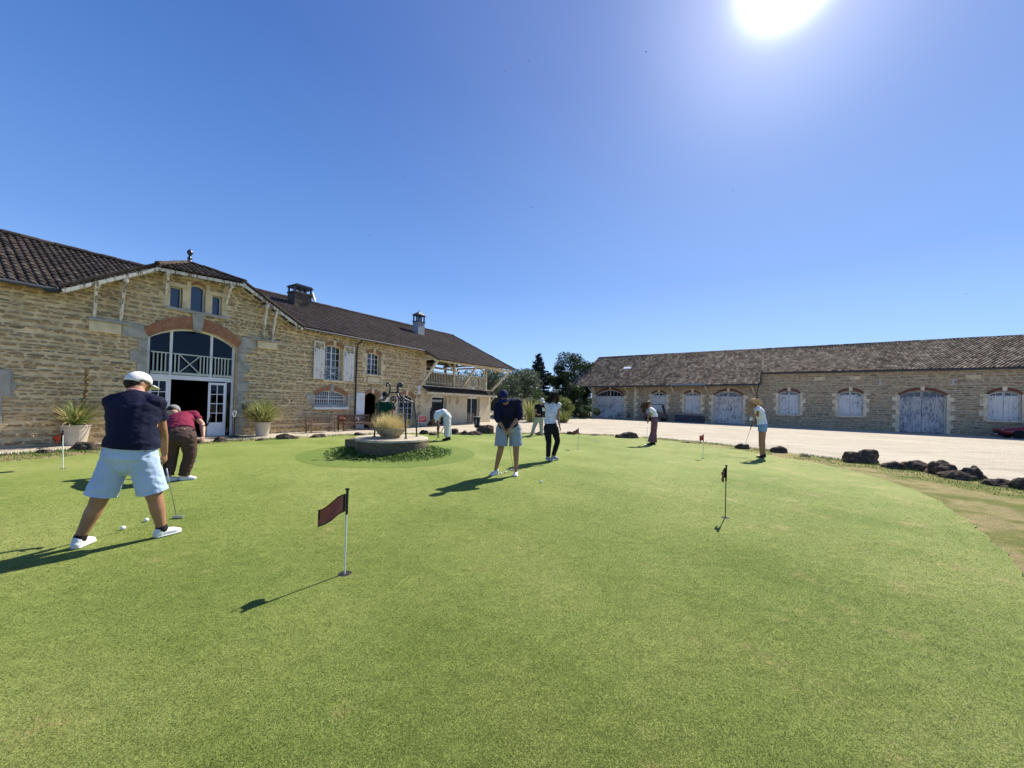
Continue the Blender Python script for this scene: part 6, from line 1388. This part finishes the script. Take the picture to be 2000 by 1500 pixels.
g = gpt(1003, 918, .015)
putter('putter held between the legs of the man in navy sweater', A(989, 838, 6.66), (g.x, g.y, .02), 'blade', (-1, .2, 0), 'putters in use')
# ---- man with white cap at the back
Y = 16.4
J = dict(hipL=A(1049, 818, Y), hipR=A(1057, 818, Y), knL=A(1043, 834, Y), knR=A(1057, 834, Y), anL=A(1039, 849, Y), anR=A(1058, 849, Y), toeL=A(1036, 851, Y-.2), toeR=A(1061, 852, Y-.2),
         waist=A(1053, 811, Y), chest=A(1054, 800, Y-.03), neck=A(1057, 789, Y-.08), head=A(1059, 783, Y-.12), up=(.05, -.25, 1), face=(.25, -.8, -.45), shL=A(1047, 793, Y), shR=A(1065, 793, Y),
         elL=A(1044, 803, Y-.05), wrL=A(1050, 810, Y-.28), haL=A(1054, 810, Y-.3), elR=A(1066, 803, Y-.1), wrR=A(1062, 801, Y-.32), haR=A(1061, 798, Y-.34))
human('person in black polo, beige trousers and white cap at the back of the green', J, 1.08, .5, 1.1, 'fair', .013, 'black', .6, .03, 'beige', 1.97, .02, shoes='shoe_b', cap='cap_white', hair='hair_dk', belly=.02)
c = A(1061.5, 800, Y-.40); o = MB().box(-.05, .05, -.004, .004, -.07, .07).build('score_card', M['white_paint'], None, bevel=.002); o.location = c; tag(o, 'small white card held up by the man in the white cap', 'card')
# ---- woman in floral blouse and black trousers
Y = 9.1
J = dict(hipL=A(1069, 836, Y-.04), hipR=A(1083, 836, Y+.04), knL=A(1072, 864, Y-.08), knR=A(1089, 862, Y+.04), anL=A(1070.5, 892, Y-.08), anR=A(1081, 889, Y+.12), toeL=A(1080, 900, Y-.14), toeR=A(1095, 898, Y+.02),
         waist=A(1075, 819, Y), chest=A(1078, 803, Y), neck=A(1080, 785, Y), head=A(1083, 775, Y), up=(.12, 0, 1), face=(.85, .45, -.25), shL=A(1068, 791, Y-.03), shR=A(1091, 791, Y+.03),
         elL=A(1070, 811, Y+.2), wrL=A(1080, 824, Y+.32), haL=A(1085, 829, Y+.34), elR=A(1090, 812, Y-.05), wrR=A(1093, 832, Y-.1), haR=A(1095, 841, Y-.12))
h = lambda *q: [A(*p) for p in q]
human('person with dark wavy hair, sleeveless floral blouse and tight black trousers walking right', J, .98, .55, .95, 'tan', .010, 'print', 0, .07, 'black', 1.97, .006, shoes='shoe_g', hair='hair_dk', legw=.98, armw=.86, female=True, curl=.5,
      strands=[(h((1082, 771, Y-.05), (1074, 775, Y-.08), (1069, 783, Y-.1)), .05, .022), (h((1087, 768, Y-.05), (1080, 778, Y-.1), (1075, 786, Y-.1)), .055, .03), (h((1080, 770, Y+.05), (1072, 780, Y+.05), (1066, 786, Y+.02)), .045, .015), (h((1088, 773, Y), (1089, 781, Y-.03), (1086, 788, Y-.06)), .04, .02)], hs=.95)
# ---- woman with patterned trousers
Y = 13.75
J = dict(hipL=A(1278, 822, Y-.09), hipR=A(1279, 822, Y+.09), knL=A(1275, 844, Y-.10), knR=A(1278, 844, Y+.10), anL=A(1271, 864, Y-.12), anR=A(1277, 864, Y+.10), toeL=A(1264, 869, Y-.14), toeR=A(1270, 868, Y+.1),
         waist=A(1278, 813, Y), chest=A(1275, 804, Y), neck=A(1270, 796, Y), head=A(1266, 790, Y), up=(-.3, 0, .95), face=(-.85, -.1, -.5), shL=A(1271, 800, Y-.16), shR=A(1272, 800, Y+.16),
         elL=A(1267, 810, Y-.16), wrL=A(1265.5, 818, Y-.06), haL=A(1265, 822.5, Y-.03), elR=A(1268, 810, Y+.14), wrR=A(1265.5, 819, Y+.04), haR=A(1265, 823, Y+.03))
human('person with long wind-blown brown hair, white T-shirt and wide patterned trousers, putting', J, .96, .92, .95, 'tan', .011, 'white', .55, .0, 'pattern', 1.99, .018, flare=.055, shoes='shoe_b', hair='hair_br', legw=.98, armw=.85, female=True, wr=.005,
      strands=[(h((1265, 786, Y-.05), (1259, 791, Y-.08), (1256, 800, Y-.1), (1256, 806, Y-.1)), .048, .012), (h((1264, 786, Y), (1256, 790, Y-.04), (1252, 796, Y-.05)), .036, .008), (h((1266, 788, Y-.03), (1262, 797, Y-.06), (1259, 806, Y-.08)), .045, .014)], hs=.95)
g = gpt(1262, 869, .015); putter('putter of the woman in patterned trousers', A(1266, 818, Y-.02), (g.x, g.y, .015), 'blade', (-1, 0, 0), 'putters in use', glen=.2)
# ---- woman in white tank top and denim shorts
Y = 10.9
J = dict(hipL=A(1489, 833, Y-.09), hipR=A(1490, 833, Y+.09), knL=A(1486, 862, Y-.09), knR=A(1490, 862, Y+.09), anL=A(1487, 887, Y-.10), anR=A(1492, 886, Y+.10), toeL=A(1472, 894, Y-.14), toeR=A(1478, 892, Y+.1),
         waist=A(1487, 818, Y), chest=A(1484, 806, Y), neck=A(1477, 795, Y), head=A(1471, 787, Y), up=(-.45, 0, .89), face=(-.75, -.15, -.6), shL=A(1480, 800, Y-.15), shR=A(1482, 799, Y+.15),
         elL=A(1480, 813, Y-.20), wrL=A(1463, 805, Y-.22), haL=A(1457.5, 801, Y-.2), elR=A(1476, 815, Y+.18), wrR=A(1472, 825, Y+.05), haR=A(1469.5, 829, Y+.0))
human('person with blonde hair, white tank top and denim shorts bending towards her putter', J, 1.02, .35, 1.0, 'tan', .010, 'white', 0, .02, 'denim', .34, .014, shoes='shoe_b', hair='hair_bl', legw=1.0, armw=.9, female=True, wr=.005, curl=.8,
      strands=[(h((1473, 780, Y-.05), (1466, 784, Y-.08), (1462, 792, Y-.1), (1462, 799, Y-.12)), .042, .014), (h((1472, 781, Y), (1463, 787, Y-.02), (1459, 795, Y-.03)), .03, .008), (h((1475, 781, Y-.03), (1482, 784, Y-.06), (1483, 792, Y-.05)), .042, .016), (h((1472, 784, Y+.06), (1466, 793, Y+.06), (1464, 802, Y+.04)), .05, .02)], hs=.98)
putter('putter held forward by the woman in denim shorts', A(1471, 822, Y), A(1455.5, 868, Y-.05), 'blade', (-1, 0, 0), 'putters in use', glen=.28)
c = A(1467, 818, Y-.06); o = MB().box(-.045, .045, -.004, .004, -.05, .05).build('bag_tag', M['white_paint'], None, bevel=.002); o.location = c; o.rotation_euler = (0, .3, 0); tag(o, 'white square tag in the hand of the woman in denim shorts', 'tag')
